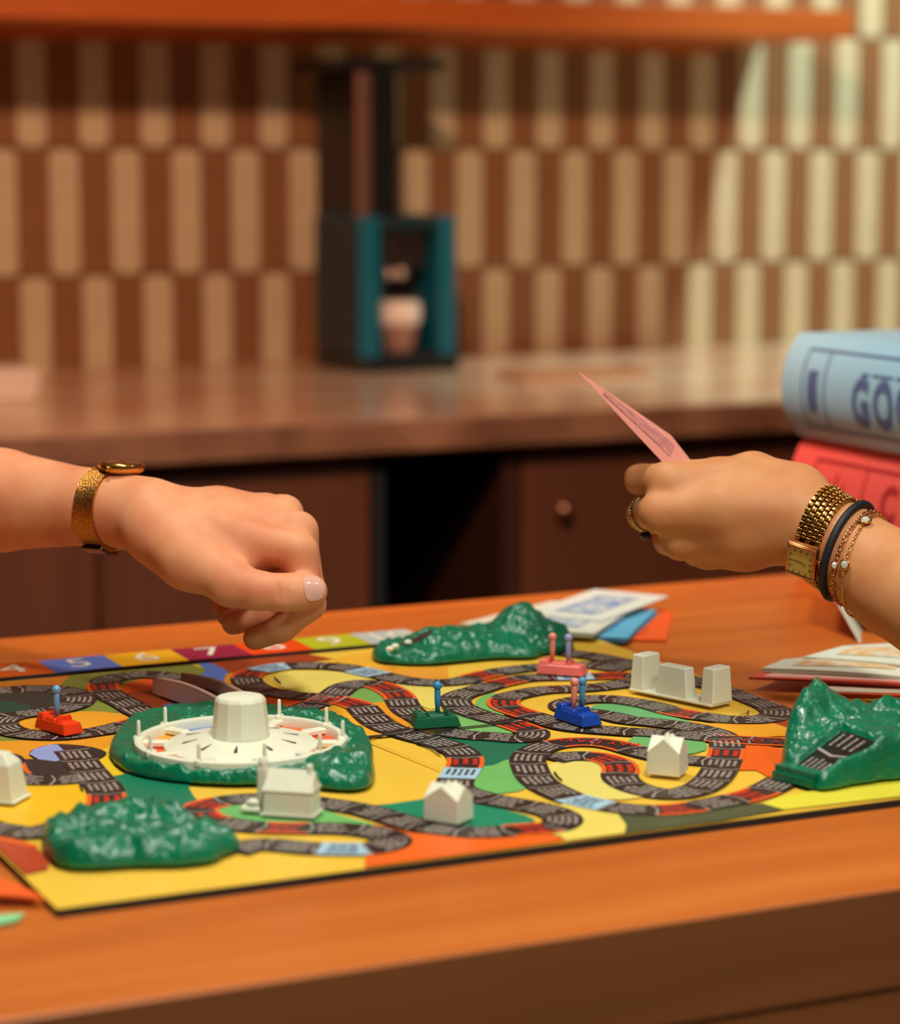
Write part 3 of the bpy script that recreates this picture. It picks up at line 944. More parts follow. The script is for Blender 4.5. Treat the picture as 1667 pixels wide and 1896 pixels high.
# ramp mountain at the right
ol = [W(u, v) for u, v in [(1450, 1440), (1480, 1451), (1511, 1469), (1540, 1469), (1580, 1461), (1640, 1452), (1700, 1446), (1790, 1432), (1800, 1408), (1740, 1394), (1640, 1388), (1560, 1386), (1500, 1388), (1462, 1400), (1448, 1420)]]
rm = thing('ramp_mountain', (*W(1570, 1400)[:2], PZ), 'green plastic mountain carrying a black ramp of track at the right of the board', 'game piece', 'green plastic mountains')
q = [W(1453, 1433, .0052), W(1504, 1448, .0052), W(1617, 1372, .019), W(1556, 1352, .019)]
q[2] = W(1620, 1372, .022)
q[3] = W(1560, 1352, .022)
rp = np.array(q)
rmid = [(rp[0] + rp[1]) / 2, (rp[2] + rp[3]) / 2]


def ramp(X, Y, H):
    P = rp[:, :2]
    d = poly_sd(X, Y, P)
    ax = rmid[1][:2] - rmid[0][:2]
    t = np.clip(((X - rmid[0][0]) * ax[0] + (Y - rmid[0][1]) * ax[1]) / (ax @ ax), -.3, 1.0)
    zr = (rp[0][2] + t * (rp[2][2] - rp[0][2])) - BZ - .0022 - .0012
    k = np.clip((d + .0016) / .0016, 0, 1)
    H = np.where(t < .03, np.minimum(zr + .0005, .006), np.maximum(zr, .004) + .0050 + H)
    return H + (zr - H) * k


mk('mountain', mound(spline(ol, True, 5), .0, [B(1476, 1418, .010, .007), B(1492, 1408, .013, .008), B(1514, 1398, .015, .010), B(1560, 1394, .004, .010), B(1640, 1400, .006, .010), B(1700, 1404, .003, .014), B(1600, 1450, -.003, .008)], .0030, 140, .0045, .0014, 44, ramp), M_GREEN, rm, smooth=True)
M_RAMP = mat('ramp_print', (22, 24, 26), 0.30)
V = np.concatenate([rp, rp - np.array([0, 0, .0012])])
ra = mk('ramp_track', (V, [(0, 1, 2, 3), (7, 6, 5, 4), (0, 4, 5, 1), (1, 5, 6, 2), (2, 6, 7, 3), (3, 7, 4, 0)]), M_RAMP, rm)
nrm = np.cross(rp[1] - rp[0], rp[3] - rp[0])
nrm /= np.linalg.norm(nrm)
bi = lambda s, t: (rp[0] * (1 - s) + rp[1] * s) * (1 - t) + (rp[3] * (1 - s) + rp[2] * s) * t + nrm * .0003
V = np.array([bi(0, .56), bi(0, .60), bi(.55, .50), bi(.55, .54), bi(1, .58), bi(1, .60)])
mk('chevron', (V, [(0, 2, 3, 1), (2, 4, 5, 3)]), M_INK, ra)
L = []
for t0, t1, rows in ((.10, .40, 5), (.68, .94, 4)):
    for r in range(rows):
        s = .18 + .64 * r / (rows - 1)
        t = t0 + random.uniform(0, .05)
        while t < t1:
            e = t + random.uniform(.02, .06)
            L.append(([bi(s - .03, t), bi(s + .03, t), bi(s + .03, e), bi(s - .03, e)], [(0, 1, 2, 3)]))
            t = e + .012
mk('ramp_lettering', join(*L), M_INK, ra, kind='stuff')
a, b = W(1436, 1447, .0), W(1510, 1467, .0)
ex = (b - a) / np.linalg.norm(b - a)
ey = np.cross((0, 0, 1), ex)
a, b = a - ey * .0025, b - ey * .0025
lip = [a + ex * 0, b, b + ey * .009, a + ey * .009]
mk('ramp_lip', join(prism([p[:2] for p in lip], PZ, PZ + .004), prism([p[:2] + ey[:2] * .002 for p in lip], PZ + .004, PZ + .0072)), M_GREEN, rm)


# houses ----------------------------------------------------------
def hframe(pa, pb):
    a, b = W(*pa), W(*pb)
    a[2] = b[2] = PZ
    ex = (b - a) / np.linalg.norm(b - a)
    ey = np.cross((0, 0, 1), ex)
    return a, np.stack([ex, ey, (0, 0, 1)], 1), np.linalg.norm(b - a)


def put(VF, R, t):
    return xf(VF, R, t)


def gable(w, d, h, p, ov=.0006):
    """house body with a ridge along x"""
    V = [(0, 0, 0), (w, 0, 0), (w, d, 0), (0, d, 0), (0, 0, h), (w, 0, h), (w, d, h), (0, d, h), (0, d / 2, h + p), (w, d / 2, h + p)]
    F = [(3, 2, 1, 0), (0, 1, 5, 4), (2, 3, 7, 6), (1, 2, 6, 9, 5), (3, 0, 4, 8, 7), (4, 5, 9, 8), (6, 7, 8, 9)]
    return np.array(V, float), F


def tilt(VF, k=.06):
    """plastic mould draft: narrower towards the top"""
    V, F = VF
    V = np.array(V)
    c = (V.min(0) + V.max(0)) / 2
    s = 1 - k * (V[:, 2:3] / max(1e-6, V[:, 2].max()))
    V[:, :2] = c[:2] + (V[:, :2] - c[:2]) * s
    return V, F


# cottage with two chimneys
a, R, w = hframe((486, 1517), (579, 1523))
t = thing('toy_house', a, 'white plastic toy house with a steep roof, a tall chimney and a porch', 'toy house', 'white plastic buildings')
mk('walls', put(poly_bevel(tilt(gable(w, .015, .0125, .0095), .05), .0005, 1), R, a), M_WHITE, t)
mk('roof', put(poly_bevel(([(-.0004, -.0006, .0122), (w + .0004, -.0006, .0122), (w - .002, .0074, .0224), (.002, .0074, .0224), (-.0004, .0156, .0122), (w + .0004, .0156, .0122)], [(0, 1, 2, 3), (3, 2, 5, 4), (0, 3, 4), (1, 5, 2), (0, 4, 5, 1)]), .0003, 1), R, a), M_WHITE, t)
mk('chimney', put(join(box(-.0045, .0008, .005, .0105, 0, .0225, .0008, 1), lathe([(.0021, .0225), (.0024, .0245), (.0018, .0265), (.0001, .0275)], 10) if False else xf(lathe([(.0026, .0220), (.0027, .0250), (.0018, .0270), (.0001, .0276)], 10), None, (-.0018, .0078, 0))), R, a), M_WHITE, t)
mk('chimney', put(xf(lathe([(.0016, .0205), (.0018, .0240), (.0012, .0250), (.0001, .0254)], 8), None, (w - .0035, .0076, 0)), R, a), M_WHITE, t)
mk('porch', put(join(box(-.0125, -.002, .002, .010, 0, .0030, .001, 1), box(-.0100, -.003, .003, .009, .0028, .0062, .0022, 2)), R, a), M_WHITE, t, smooth=False)
mk('footing', put(box(-.001, w + .001, -.001, .0155, 0, .0010), R, a), M_WHITE, t)


def cross_house(pa, pb, d, h, p, label):
    a, R, w = hframe(pa, pb)
    t = thing('toy_house', a, label, 'toy house', 'white plastic buildings')
    mk('walls', put(poly_bevel(tilt((lambda q: q)(box(0, w, 0, d, 0, h)), .03), .0003, 1), R, a), M_WHITE, t)
    e = .0003
    m = min(w, d)
    rx = ([(e, e, h - .0005), (w - e, e, h - .0005), (w - e, d - e, h - .0005), (e, d - e, h - .0005), (e, d / 2, h + p), (w - e, d / 2, h + p)],
          [(0, 1, 5, 4), (2, 3, 4, 5), (0, 4, 3), (1, 2, 5), (3, 2, 1, 0)])
    ry = ([(e, e, h - .0005), (w - e, e, h - .0005), (w - e, d - e, h - .0005), (e, d - e, h - .0005), (w / 2, e, h + p), (w / 2, d - e, h + p)],
          [(1, 2, 5, 4), (3, 0, 4, 5), (0, 1, 4), (2, 3, 5), (3, 2, 1, 0)])
    mk('roof', put(join(rx, ry), R, a), M_WHITE, t)
    mk('roof_peak', put(([(w * .28, d * .28, h + p * .55), (w * .72, d * .28, h + p * .55), (w * .72, d * .72, h + p * .55), (w * .28, d * .72, h + p * .55), (w / 2, d / 2, h + p * 1.35)], [(0, 1, 4), (1, 2, 4), (2, 3, 4), (3, 0, 4), (3, 2, 1, 0)]), R, a), M_WHITE, t)
    return t


cross_house((784, 1526), (848, 1536), .0155, .0118, .0058, 'white plastic toy house on the dark green field near the board edge')
cross_house((1197, 1441), (1258, 1447), .0165, .0126, .0068, 'white plastic toy house in the middle of the spiral track')


def taper(x0, x1, y0, y1, z0, z1, k=.16, bev=.0006):
    V, F = box(x0, x1, y0, y1, 0, 1)
    cx_, cy_ = (x0 + x1) / 2, (y0 + y1) / 2
    V = np.array([((x - cx_) * (1 - k * z) + cx_, (y - cy_) * (1 - k * z) + cy_, z0 + (z1 - z0) * z) for x, y, z in V])
    return poly_bevel((V, F), bev, 1)


a, R, w = hframe((1164, 1285), (1318, 1317))
t = thing('toy_towers', a, 'three white plastic tower blocks joined on one base at the right of the board', 'toy towers', 'white plastic buildings')
mk('base', put(box(0, w, 0, .019, 0, .0016, .0005, 1), R, a), M_WHITE, t)
for x0, x1, y0, y1, h in ((.0004, .0108, .0006, .0185, .0225), (.0205, .0450, .0015, .0110, .0195), (.0560, .0664, .0006, .0185, .0225)):
    tw = mk('tower', put(taper(x0, x1, y0, y1, .0012, h), R, a), M_WHITE, t)
a = W(24, 1497)
a[2] = PZ
R = rz(math.radians(-42))
t = thing('toy_house', a, 'white plastic toy building cut off by the left edge of the picture', 'toy house', 'white plastic buildings')
mk('walls', put(taper(-.024, 0, .0, .018, 0, .0190, .24), R, a), M_WHITE, t)
mk('roof', put(taper(-.0215, -.0026, .0022, .0158, .0186, .0240, .5), R, a), M_WHITE, t)
mk('footing', put(box(-.025, .001, -.001, .019, 0, .0010), R, a), M_WHITE, t)

# bridge ----------------------------------------------------------
a, R, w = hframe((283, 1290), (412, 1336))
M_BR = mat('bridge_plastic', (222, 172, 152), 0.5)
t = thing('toy_bridge', a, 'pale plastic toy bridge with two rails behind the spinner hub', 'toy bridge')


def rail(y0, hmax):
    P = [(x, .0085 + .003 * math.sin(math.pi * x / w)) for x in np.linspace(0, w, 14)]
    V = [(x, y0, 0) for x, z in P] + [(x, y0, z) for x, z in P] + [(x, y0 + .0028, z) for x, z in P] + [(x, y0 + .0028, 0) for x, z in P]
    n = 14
    F = [(i, i + 1, n + i + 1, n + i) for i in range(n - 1)] + [(n + i, n + i + 1, 2 * n + i + 1, 2 * n + i) for i in range(n - 1)] + [(2 * n + i, 2 * n + i + 1, 3 * n + i + 1, 3 * n + i) for i in range(n - 1)]
    F += [(0, n, 2 * n, 3 * n), (n - 1, 4 * n - 1, 3 * n - 1, 2 * n - 1)]
    return V, F


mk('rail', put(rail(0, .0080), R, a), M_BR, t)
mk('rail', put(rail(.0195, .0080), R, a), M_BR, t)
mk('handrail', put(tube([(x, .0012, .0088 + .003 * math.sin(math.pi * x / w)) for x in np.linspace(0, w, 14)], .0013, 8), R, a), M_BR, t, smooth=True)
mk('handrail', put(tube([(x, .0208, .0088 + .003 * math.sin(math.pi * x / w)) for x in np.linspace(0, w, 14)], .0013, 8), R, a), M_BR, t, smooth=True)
P = [(x, .0005 + .0055 * max(0., math.sin(math.pi * i / 13)) ** .6) for i, x in enumerate(np.linspace(0, w, 14))]
V = [(x, .0028, z) for x, z in P] + [(x, .0195, z) for x, z in P]
mk('deck', put((V, [(i, i + 1, 15 + i, 14 + i) for i in range(13)]), R, a), M_ROAD, t)


# cars and peg people ---------------------------------------------
def car(pa, pb, color, label, name, w=.0135, L=.0305, hh=.0085, swap=False):
    a, R, l = hframe(pa, pb)
    m = mat('car_' + name, color, 0.36, var=.08, vscale=200)
    t = thing('toy_car', a + R @ np.array([L / 2, w / 2, 0]), label, 'toy car', 'toy cars on the board')
    def blk(x0, x1, z0, z1, i0, i1, e0=0., e1=0.):
        V = [(x0, i0, z0), (x1, i0, z0), (x1, w - i0, z0), (x0, w - i0, z0), (x0 + e0, i1, z1), (x1 - e1, i1, z1), (x1 - e1, w - i1, z1), (x0 + e0, w - i1, z1)]
        return poly_bevel((V, [(3, 2, 1, 0), (4, 5, 6, 7), (0, 1, 5, 4), (1, 2, 6, 5), (2, 3, 7, 6), (3, 0, 4, 7)]), .0005, 1)
    body = mk('body', put(blk(0, L, 0, hh * .72, .0, .0012, .0010, .0022), R, a), m, t)
    mk('tail', put(blk(.0010, .0075, hh * .70, hh * 1.05, .0012, .0022, .0006, .0012), R, a), m, t)
    mk('seat_block', put(blk(.0085, .0185, hh * .70, hh * .92, .0014, .0024, .0006, .0006), R, a), m, t)
    mk('windscreen', put(blk(.0190, .0215, hh * .70, hh * 1.12, .0014, .0026, .0012, .0004), R, a), m, t)
    mk('bonnet', put(blk(.0215, L - .003, hh * .70, hh * .82, .0014, .0034, .0004, .0020), R, a), m, t)
    return a, R, hh


def peg(base, color, label, name, h=.0175, lean=(0, 0)):
    b = np.array(base)
    m = mat('peg_' + name, color, 0.38)
    t = thing('peg_person', b, label, 'peg', 'peg people in the cars')
    ax = np.array([lean[0], lean[1], 1.0])
    R = frame(ax, (0, 1, 0))
    mk('stem', xf(lathe([(.0001, 0), (.0012, .0), (.0017, h * .45), (.0018, h * .72), (.0014, h * .80), (.0001, h * .80)], 12), R, b), m, t, smooth=True)
    mk('head', ball(b + ax * h * .90, .0026, 14, 10), m, t, smooth=True)


BLUEP, PINKP = (112, 160, 210), (236, 140, 124)
a, R, h = car((63, 1354), (120, 1371), (240, 60, 14), 'orange-red toy car with one blue peg at the left of the board', 'red')
peg(a + R @ np.array([.0135, .0067, h * .86]), BLUEP, 'light blue peg standing in the orange-red toy car', 'paleblue')
a, R, h = car((769, 1358), (846, 1353), (0, 98, 66), 'dark green toy car with one blue peg on the middle track', 'green', L=.0275)
peg(a + R @ np.array([.0150, .0067, h * .86]), (44, 142, 200), 'bright blue peg standing in the dark green toy car', 'blue')
a, R, h = car((993, 1254), (1074, 1260), (238, 112, 104), 'pink toy car with two pegs on the far track', 'pink')
peg(a + R @ np.array([.0085, .0067, h * .86]), PINKP, 'pink peg at the left in the pink toy car', 'pink')
peg(a + R @ np.array([.0190, .0067, h * .86]), (150, 160, 206), 'pale blue peg at the right in the pink toy car', 'lilac')
a, R, h = car((1024, 1336), (1081, 1355), (16, 70, 172), 'royal blue toy car with a pink and a blue peg', 'blue')
peg(a + R @ np.array([.0140, .0045, h * .86]), PINKP, 'pink peg in the royal blue toy car', 'pink', lean=(.05, 0))
peg(a + R @ np.array([.0150, .0100, h * .86]), (70, 146, 200), 'blue peg beside the pink one in the royal blue toy car', 'blue2')


# play money -------------------------------------------------------
def notes(px, z, n, color, label, pcolor=None, th=.0006, group='play money notes', inner=None, lift=0.0):
    """n loosely stacked notes; px are the four corners of the top note"""
    P = [np.array(q) if len(q) == 3 else W(q[0], q[1], z) for q in px]
    c = sum(P) / 4
    t = thing('play_money', (c[0], c[1], P[0][2] - n * th), label, 'play money', group)
    m = mat('note_%02x%02x%02x' % color, color, 0.6)
    for i in range(n):
        zo = -(n - 1 - i) * th
        j = 0 if i == n - 1 else 1
        R = rz(random.uniform(-.02, .02) * j)
        Q = [c + R @ (p - c) * 1.0 + np.array([random.uniform(-.001, .001) * j, random.uniform(-.001, .001) * j, zo]) for p in P]
        V, F = [], []
        k = 8
        for q in range(k + 1):
            s = q / k
            cur = lift * math.sin(math.pi * s) * .5
            for A, Bq in ((Q[0], Q[1]), (Q[3], Q[2])):
                V.append(A * (1 - s) + Bq * s + np.array([0, 0, cur]))
        m2 = len(V)
        V += [v - np.array([0, 0, th * .6]) for v in V]
        for q in range(k):
            F += [(2 * q, 2 * q + 2, 2 * q + 3, 2 * q + 1), (m2 + 2 * q, m2 + 2 * q + 1, m2 + 2 * q + 3, m2 + 2 * q + 2), (2 * q, m2 + 2 * q, m2 + 2 * q + 2, 2 * q + 2), (2 * q + 1, 2 * q + 3, m2 + 2 * q + 3, m2 + 2 * q + 1)]
        F += [(0, 1, m2 + 1, m2), (2 * k, m2 + 2 * k, m2 + 2 * k + 1, 2 * k + 1)]
        o = mk('note', (V, F), m, t)
    b2 = lambda s, q: (P[0] * (1 - s) + P[1] * s) * (1 - q) + (P[3] * (1 - s) + P[2] * s) * q + np.array([0, 0, .0002 + lift * .5 * math.sin(math.pi * s)])
    def patch(s0, s1, q0, q1, dz=0):
        V = []
        for i in range(7):
            s = s0 + (s1 - s0) * i / 6
            V += [b2(s, q0) + np.array([0, 0, dz]), b2(s, q1) + np.array([0, 0, dz])]
        return V, up(V, [(2 * i, 2 * i + 2, 2 * i + 3, 2 * i + 1) for i in range(6)])
    if inner:
        mk('note_panel', patch(.07, .93, .10, .90), mat('note_%02x%02x%02x' % inner, inner, .6), o)
    if pcolor:
        mp_ = mat('noteprint_%02x%02x%02x' % pcolor, pcolor, .6, var=.5, vscale=120, rgb2=color)
        mk('note_print', patch(.16, .84, .24, .76, .0002), mp_, o)
    return t


T0 = TZ - BZ


def rect(u, v, z, ang, l, w):
    """corners of a note lying flat, turned by ang"""
    c = W(u, v, z)
    ex = np.array([math.cos(ang), math.sin(ang), 0])
    ey = np.array([-ex[1], ex[0], 0])
    return [c - ex * l / 2 - ey * w / 2, c + ex * l / 2 - ey * w / 2, c + ex * l / 2 + ey * w / 2, c - ex * l / 2 + ey * w / 2]


def notes_at(u, v, z, deg, n, color, label, **k):
    return notes(rect(u, v, z, math.radians(deg), .112, .060), z, n, color, label, **k)


notes_at(1160, 1155, T0 + .0020, 58, 3, (238, 92, 26), 'orange play money notes at the bottom of the far stack', pcolor=(206, 70, 20))
notes_at(1110, 1150, T0 + .0062, 50, 6, (96, 176, 214), 'sky blue play money notes in the far stack', pcolor=(40, 120, 190))
notes_at(1062, 1142, T0 + .0105, 46, 6, (226, 228, 214), 'white play money notes with blue print on top of the far stack', pcolor=(84, 132, 200))
notes_at(1108, 1119, T0 + .0118, 36, 2, (222, 228, 220), 'white and blue play money notes skewed at the back of the far stack', pcolor=(84, 132, 200))
notes_at(1002, 1141, T0 + .0020, 28, 2, (220, 218, 198), 'white play money note peeking out left of the pointed green mountain')
# right hand stack
notes([(1535, 1296), (1760, 1302), (1800, 1262), (1600, 1262)], T0 + .0022, 3, (240, 190, 40), 'yellow play money notes at the bottom of the right stack')
notes([(1524, 1284), (1760, 1290), (1760, 1245), (1500, 1256)], T0 + .0048, 4, (240, 92, 28), 'orange play money notes with pale centre in the right stack', inner=(232, 216, 190))
notes([(1384, 1254), (1700, 1268), (1760, 1240), (1440, 1236)], T0 + .0085, 3, (232, 86, 66), 'red play money notes sticking out left of the right stack', inner=(236, 176, 160), lift=.001)
notes([(1412, 1237), (1690, 1254), (1740, 1210), (1452, 1220)], T0 + .0112, 4, (224, 224, 204), 'white play money notes with orange print on top of the right stack', pcolor=(226, 160, 76), lift=.002)
notes([(1488, 1216), (1760, 1240), (1780, 1190), (1560, 1196)], T0 + .0130, 3, (222, 226, 208), 'white play money notes fanned at the back of the right stack', pcolor=(228, 170, 84), lift=.002)
# left hand notes
notes([(-110, 1660), (86, 1664), (40, 1640), (-120, 1600)], T0 + .0045, 3, (244, 96, 16), 'orange play money note under the left front corner of the board', lift=.003)
notes([(-110, 1734), (34, 1702), (46, 1690), (-90, 1700)], T0 + .0020, 2, (140, 214, 150), 'light green play money note at the lower left edge')

# white folded card behind the right arm
a, b_, c_ = W(1590, 1188, T0), W(1640, 1172, T0), W(1508, 1092, T0 + .03)
A = W(1592, 1190, T0)
Bk = A + np.array([.060, .085, 0])
top = A + np.array([-.006, .045, .046])
top2 = Bk + np.array([-.006, .045, .046])
E_ = A + np.array([.038, .012, 0])
E2 = Bk + np.array([.038, .012, 0])
dv = np.array([0, 0, .0008])
V = [A, Bk, top2, top, E_, E2]
V = np.array(V)
tc_ = thing('folded_card', A, 'white folded card standing behind the right arm', 'card')
mk('front_leaf', ([A, Bk, top2, top, A + [.001, 0, 0], Bk + [.001, 0, 0], top2 + [.001, 0, 0], top + [.001, 0, 0]], [(0, 1, 2, 3), (7, 6, 5, 4), (0, 3, 7, 4), (1, 5, 6, 2), (3, 2, 6, 7), (0, 4, 5, 1)]), mat('card_white', (226, 232, 208), .6), tc_)
mk('back_leaf', ([E_, E2, top2, top, E_ + [.001, 0, 0], E2 + [.001, 0, 0], top2 + [.001, 0, 0], top + [.001, 0, 0]], [(0, 1, 2, 3), (7, 6, 5, 4), (0, 3, 7, 4), (1, 5, 6, 2), (3, 2, 6, 7), (0, 4, 5, 1)]), mat('card_white', (226, 232, 208), .6), tc_)

# two book-shaped game boxes ----------------------------------------
def gamebox(x0, y_far, z0, z1, L, D, color, ink, label, words, icon, fl, fd):
    """spine faces -x, far end at y_far; the box runs towards the viewer"""
    t = thing('game_box', (x0 + D / 2, y_far - L / 2, z0), label, 'game box', 'book-shaped game boxes')
    m = mat('box_%02x%02x%02x' % color, color, .5)
    mi = mat('boxink_%02x%02x%02x' % ink, ink, .55)
    h = z1 - z0
    n = 14
    prof = []
    for i in range(n + 1):
        q = i / n * 2 - 1
        prof.append((x0 - .016 * (1 - abs(q) ** 2.2), z0 + h * i / n))
    ring_ = prof + [(x0 + D, z1), (x0 + D, z0)]
    N = len(ring_)
    V = [(x, y_far, z) for x, z in ring_] + [(x, y_far - L, z) for x, z in ring_]
    F = [tuple(range(N)), tuple(range(N, 2 * N))[::-1]] + [(i, N + i, N + (i + 1) % N, (i + 1) % N) for i in range(N)]
    mk('box_body', (V, F), m, t, smooth=True, auto=30)
    def sp_(y, s):
        q = s * 2 - 1
        return np.array([x0 - .016 * (1 - abs(q) ** 2.2) - .0005, y, z0 + h * s])
    def band(y0, y1, s0, s1, k=8):
        V = []
        for i in range(k + 1):
            s = s0 + (s1 - s0) * i / k
            V += [sp_(y0, s), sp_(y1, s)]
        return V, [(2 * i, 2 * i + 1, 2 * i + 3, 2 * i + 2) for i in range(k)]
    e = .0022
    f0 = y_far - fl
    fr_ = [band(f0, f0 - e, .12, .88), band(f0, y_far - L + .012, .86, .885, 1), band(f0, y_far - L + .012, .115, .14, 1), band(y_far - fd, y_far - fd - e, .12, .88)]
    mk('spine_frame', join(*fr_), mi, t)
    for s, y, zc, size, sx_ in words:
        V, Fq = text2d(s, size, .035)
        yy = y - V[:, 0] * sx_
        ss = zc + V[:, 1] / h
        q = ss * 2 - 1
        mk('spine_word', (np.stack([x0 - .016 * (1 - np.abs(q) ** 2.2) - .0009, yy, z0 + h * ss], 1), Fq), mi, t)
    for y0, y1, s0, s1 in icon:
        mk('spine_mark', band(y_far - y0, y_far - y1, s0, s1, 4), mi, t)
    return t


def yz(u, v, x):
    r = ray(u, v)
    s = x / r[0]
    return CAM + r * s


GX = 1.062
pR = yz(1478, 826, GX)
pB0 = yz(1478, 806, GX)
pB1 = yz(1484, 616, GX)
zr = pB0[2]
gamebox(GX + .004, pR[1] - .002, TZ, zr - .0005, .30, .21, (236, 92, 84), (176, 44, 46), 'coral red book-shaped game box under the blue one',
        [('C', pR[1] - .139, .66, .036, .8)], [(.054, .057, .62, .74), (.064, .067, .62, .80), (.074, .077, .62, .74)], .032, .101)
gamebox(GX, pB0[1], zr, pB1[2], .30, .21, (156, 206, 232), (88, 108, 158), 'light blue book-shaped game box on top of the red one',
        [(l_, pB0[1] - .108 - .029 * i_, .42, .050, .62) for i_, l_ in enumerate('GOOD')], [(.036, .050, .30, .68), (.106, .116, .69, .715), (.120, .146, .69, .715), (.150, .172, .69, .715)], .028, .058)

# ------------------------------------------------------------------ the two hands
def camp(u, v, dz, z0):
    z = z0 + dz
    return np.array([(u - CX) / FPX * z, -(v - CY) / FPX * z, z], np.float32)


class Hand:
    """implicit hand: palm group blended softly, each finger blended at its root only"""

    def __init__(self, z0):
        self.z0, self.palm, self.fingers, self.cuts = z0, [], [], []

    def p(self, *q):
        return camp(q[0], q[1], q[2], self.z0)

    def bone(self, chain, k=.0075):
        c = [(self.p(*q[:3]), q[3]) for q in chain]
        self.palm += [(c[i], c[i + 1], k) for i in range(len(c) - 1)]

    def finger(self, chain, k=.007, ks=.0018):
        self.fingers.append(([(self.p(*q[:3]), q[3]) for q in chain], k, ks))

    def sdf(self, P):
        D = None
        for (a, ra), (b, rb), k in self.palm:
            d = rcone(P, a, ra, b, rb)
            D = d if D is None else smin(D, d, k)
        for ch, k, ks in self.fingers:
            G = None
            for (a, ra), (b, rb) in zip(ch, ch[1:]):
                d = rcone(P, a, ra, b, rb)
                G = d if G is None else smin(G, d, .003)
            t = np.clip(np.linalg.norm(P - ch[0][0], axis=-1) / .028, 0, 1)
            D = smin(D, G, k + (ks - k) * t)
        for a, b, r, k in self.cuts:
            d = rcone(P, a, r, b, r)
            D = -smin(-D, d, k)
        return D

    def mesh(self, h=.0016):
        pts = [q for (a, b, k) in self.palm for q in (a, b)] + [q for ch, _, _ in self.fingers for q in ch]
        lo = np.min([c - r for c, r in pts], 0) - .004
        hi = np.max([c + r for c, r in pts], 0) + .004
        ax = [np.arange(lo[i], hi[i], h, dtype=np.float32) for i in range(3)]
        out = np.empty([len(a) for a in ax], np.float32)
        for i in range(0, len(ax[0]), 24):
            G = np.stack(np.meshgrid(ax[0][i:i + 24], ax[1], ax[2], indexing='ij'), -1)
            out[i:i + 24] = self.sdf(G)
        V, Q = nets(out, lo, h)
        V = relax(V, Q, 3)
        return c2w(V), Q

    def loop(self, c, n, off=0.0, N=96, rmax=.06):
        """closed curve where the plane through c (normal n) meets the skin raised by off"""
        R = frame(n, (0, 1, 0))
        ph = np.arange(N) / N * 2 * math.pi
        D = np.cos(ph)[:, None] * R[:, 0] + np.sin(ph)[:, None] * R[:, 1]
        rs = np.linspace(.006, rmax, 140)
        S = self.sdf((c + rs[None, :, None] * D[:, None, :]).astype(np.float32)) - off
        out = []
        for i in range(N):
            k = np.argmax(S[i] > 0)
            k = max(k, 1)
            a, b = S[i, k - 1], S[i, k]
            out.append(rs[k - 1] + (rs[k] - rs[k - 1]) * (-a / (b - a + 1e-12)))
        out = np.array(out)
        out = (out + np.roll(out, 1) + np.roll(out, -1)) / 3
        return c + out[:, None] * D, D


M_SKIN_L = mat('skin_light', (232, 160, 116), 0.58, var=1.0, vscale=38, rgb2=(220, 134, 96), bump=0.05, bscale=1300, sss=0.12, spec=0.35)
M_SKIN_R = mat('skin_tan', (214, 152, 102), 0.56, var=1.0, vscale=38, rgb2=(202, 130, 84), bump=0.05, bscale=1300, sss=0.12, spec=0.35)
M_GOLD = mat('gold', (226, 176, 92), 0.22, 1.0)
M_GOLD2 = mat('rose_gold', (214, 150, 104), 0.25, 1.0)

# left arm: hand pronated, thumb towards the viewer, fingers curled
LH = Hand(1.47)
LH.bone([(-520, 880, .22, .037), (-250, 905, .14, .035), (0, 926, .060, .0318), (165, 939, .025, .0232), (275, 953, .004, .0226)], .004)
LH.bone([(285, 968, -.008, .0150), (420, 992, -.022, .0140), (552, 1021, -.035, .0112)])
LH.bone([(285, 952, .002, .0150), (420, 962, -.006, .0140), (552, 984, -.018, .0114)])
LH.bone([(285, 948, .010, .0150), (410, 950, .006, .0140), (526, 952, .000, .0110)])
LH.bone([(280, 950, .018, .0145), (400, 948, .016, .0130), (494, 946, .016, .0100)])
LH.bone([(290, 990, -.012, .0185), (350, 1035, -.030, .0162), (428, 1078, -.048, .0130)], .012)
LH.bone([(330, 1010, -.010, .0170), (450, 1040, -.022, .0120)], .012)
LH.finger([(428, 1081, -.048, .0130), (478, 1094, -.054, .0112), (524, 1097, -.055, .0106), (552, 1096, -.053, .0108), (576, 1095, -.050, .0098)], .010)
LH.finger([(552, 1021, -.035, .0108), (574, 1119, -.037, .0092), (522, 1163, -.032, .0082), (472, 1182, -.024, .0072)])
LH.finger([(552, 984, -.018, .0112), (572, 1090, -.012, .0094), (498, 1136, -.008, .0082), (432, 1154, -.002, .0072)])
LH.finger([(526, 952, .000, .0108), (552, 1058, .008, .0090), (480, 1112, .010, .0080), (422, 1140, .012, .0070)])
LH.finger([(494, 946, .016, .0098), (520, 1036, .022, .0080), (455, 1096, .022, .0072), (408, 1124, .022, .0064)])
for u, a0 in ((512, .0), (518, .001), (527, .0), (531, -.001)):
    LH.cuts.append((LH.p(u, 1080, -.0650), LH.p(u + 1, 1110, -.0655), .0007, .0012))
lp = mk('person', LH.mesh(), M_SKIN_L, smooth=True, label='bare left forearm of a player reaching in from the left, fingers curled over the board', cat='person')


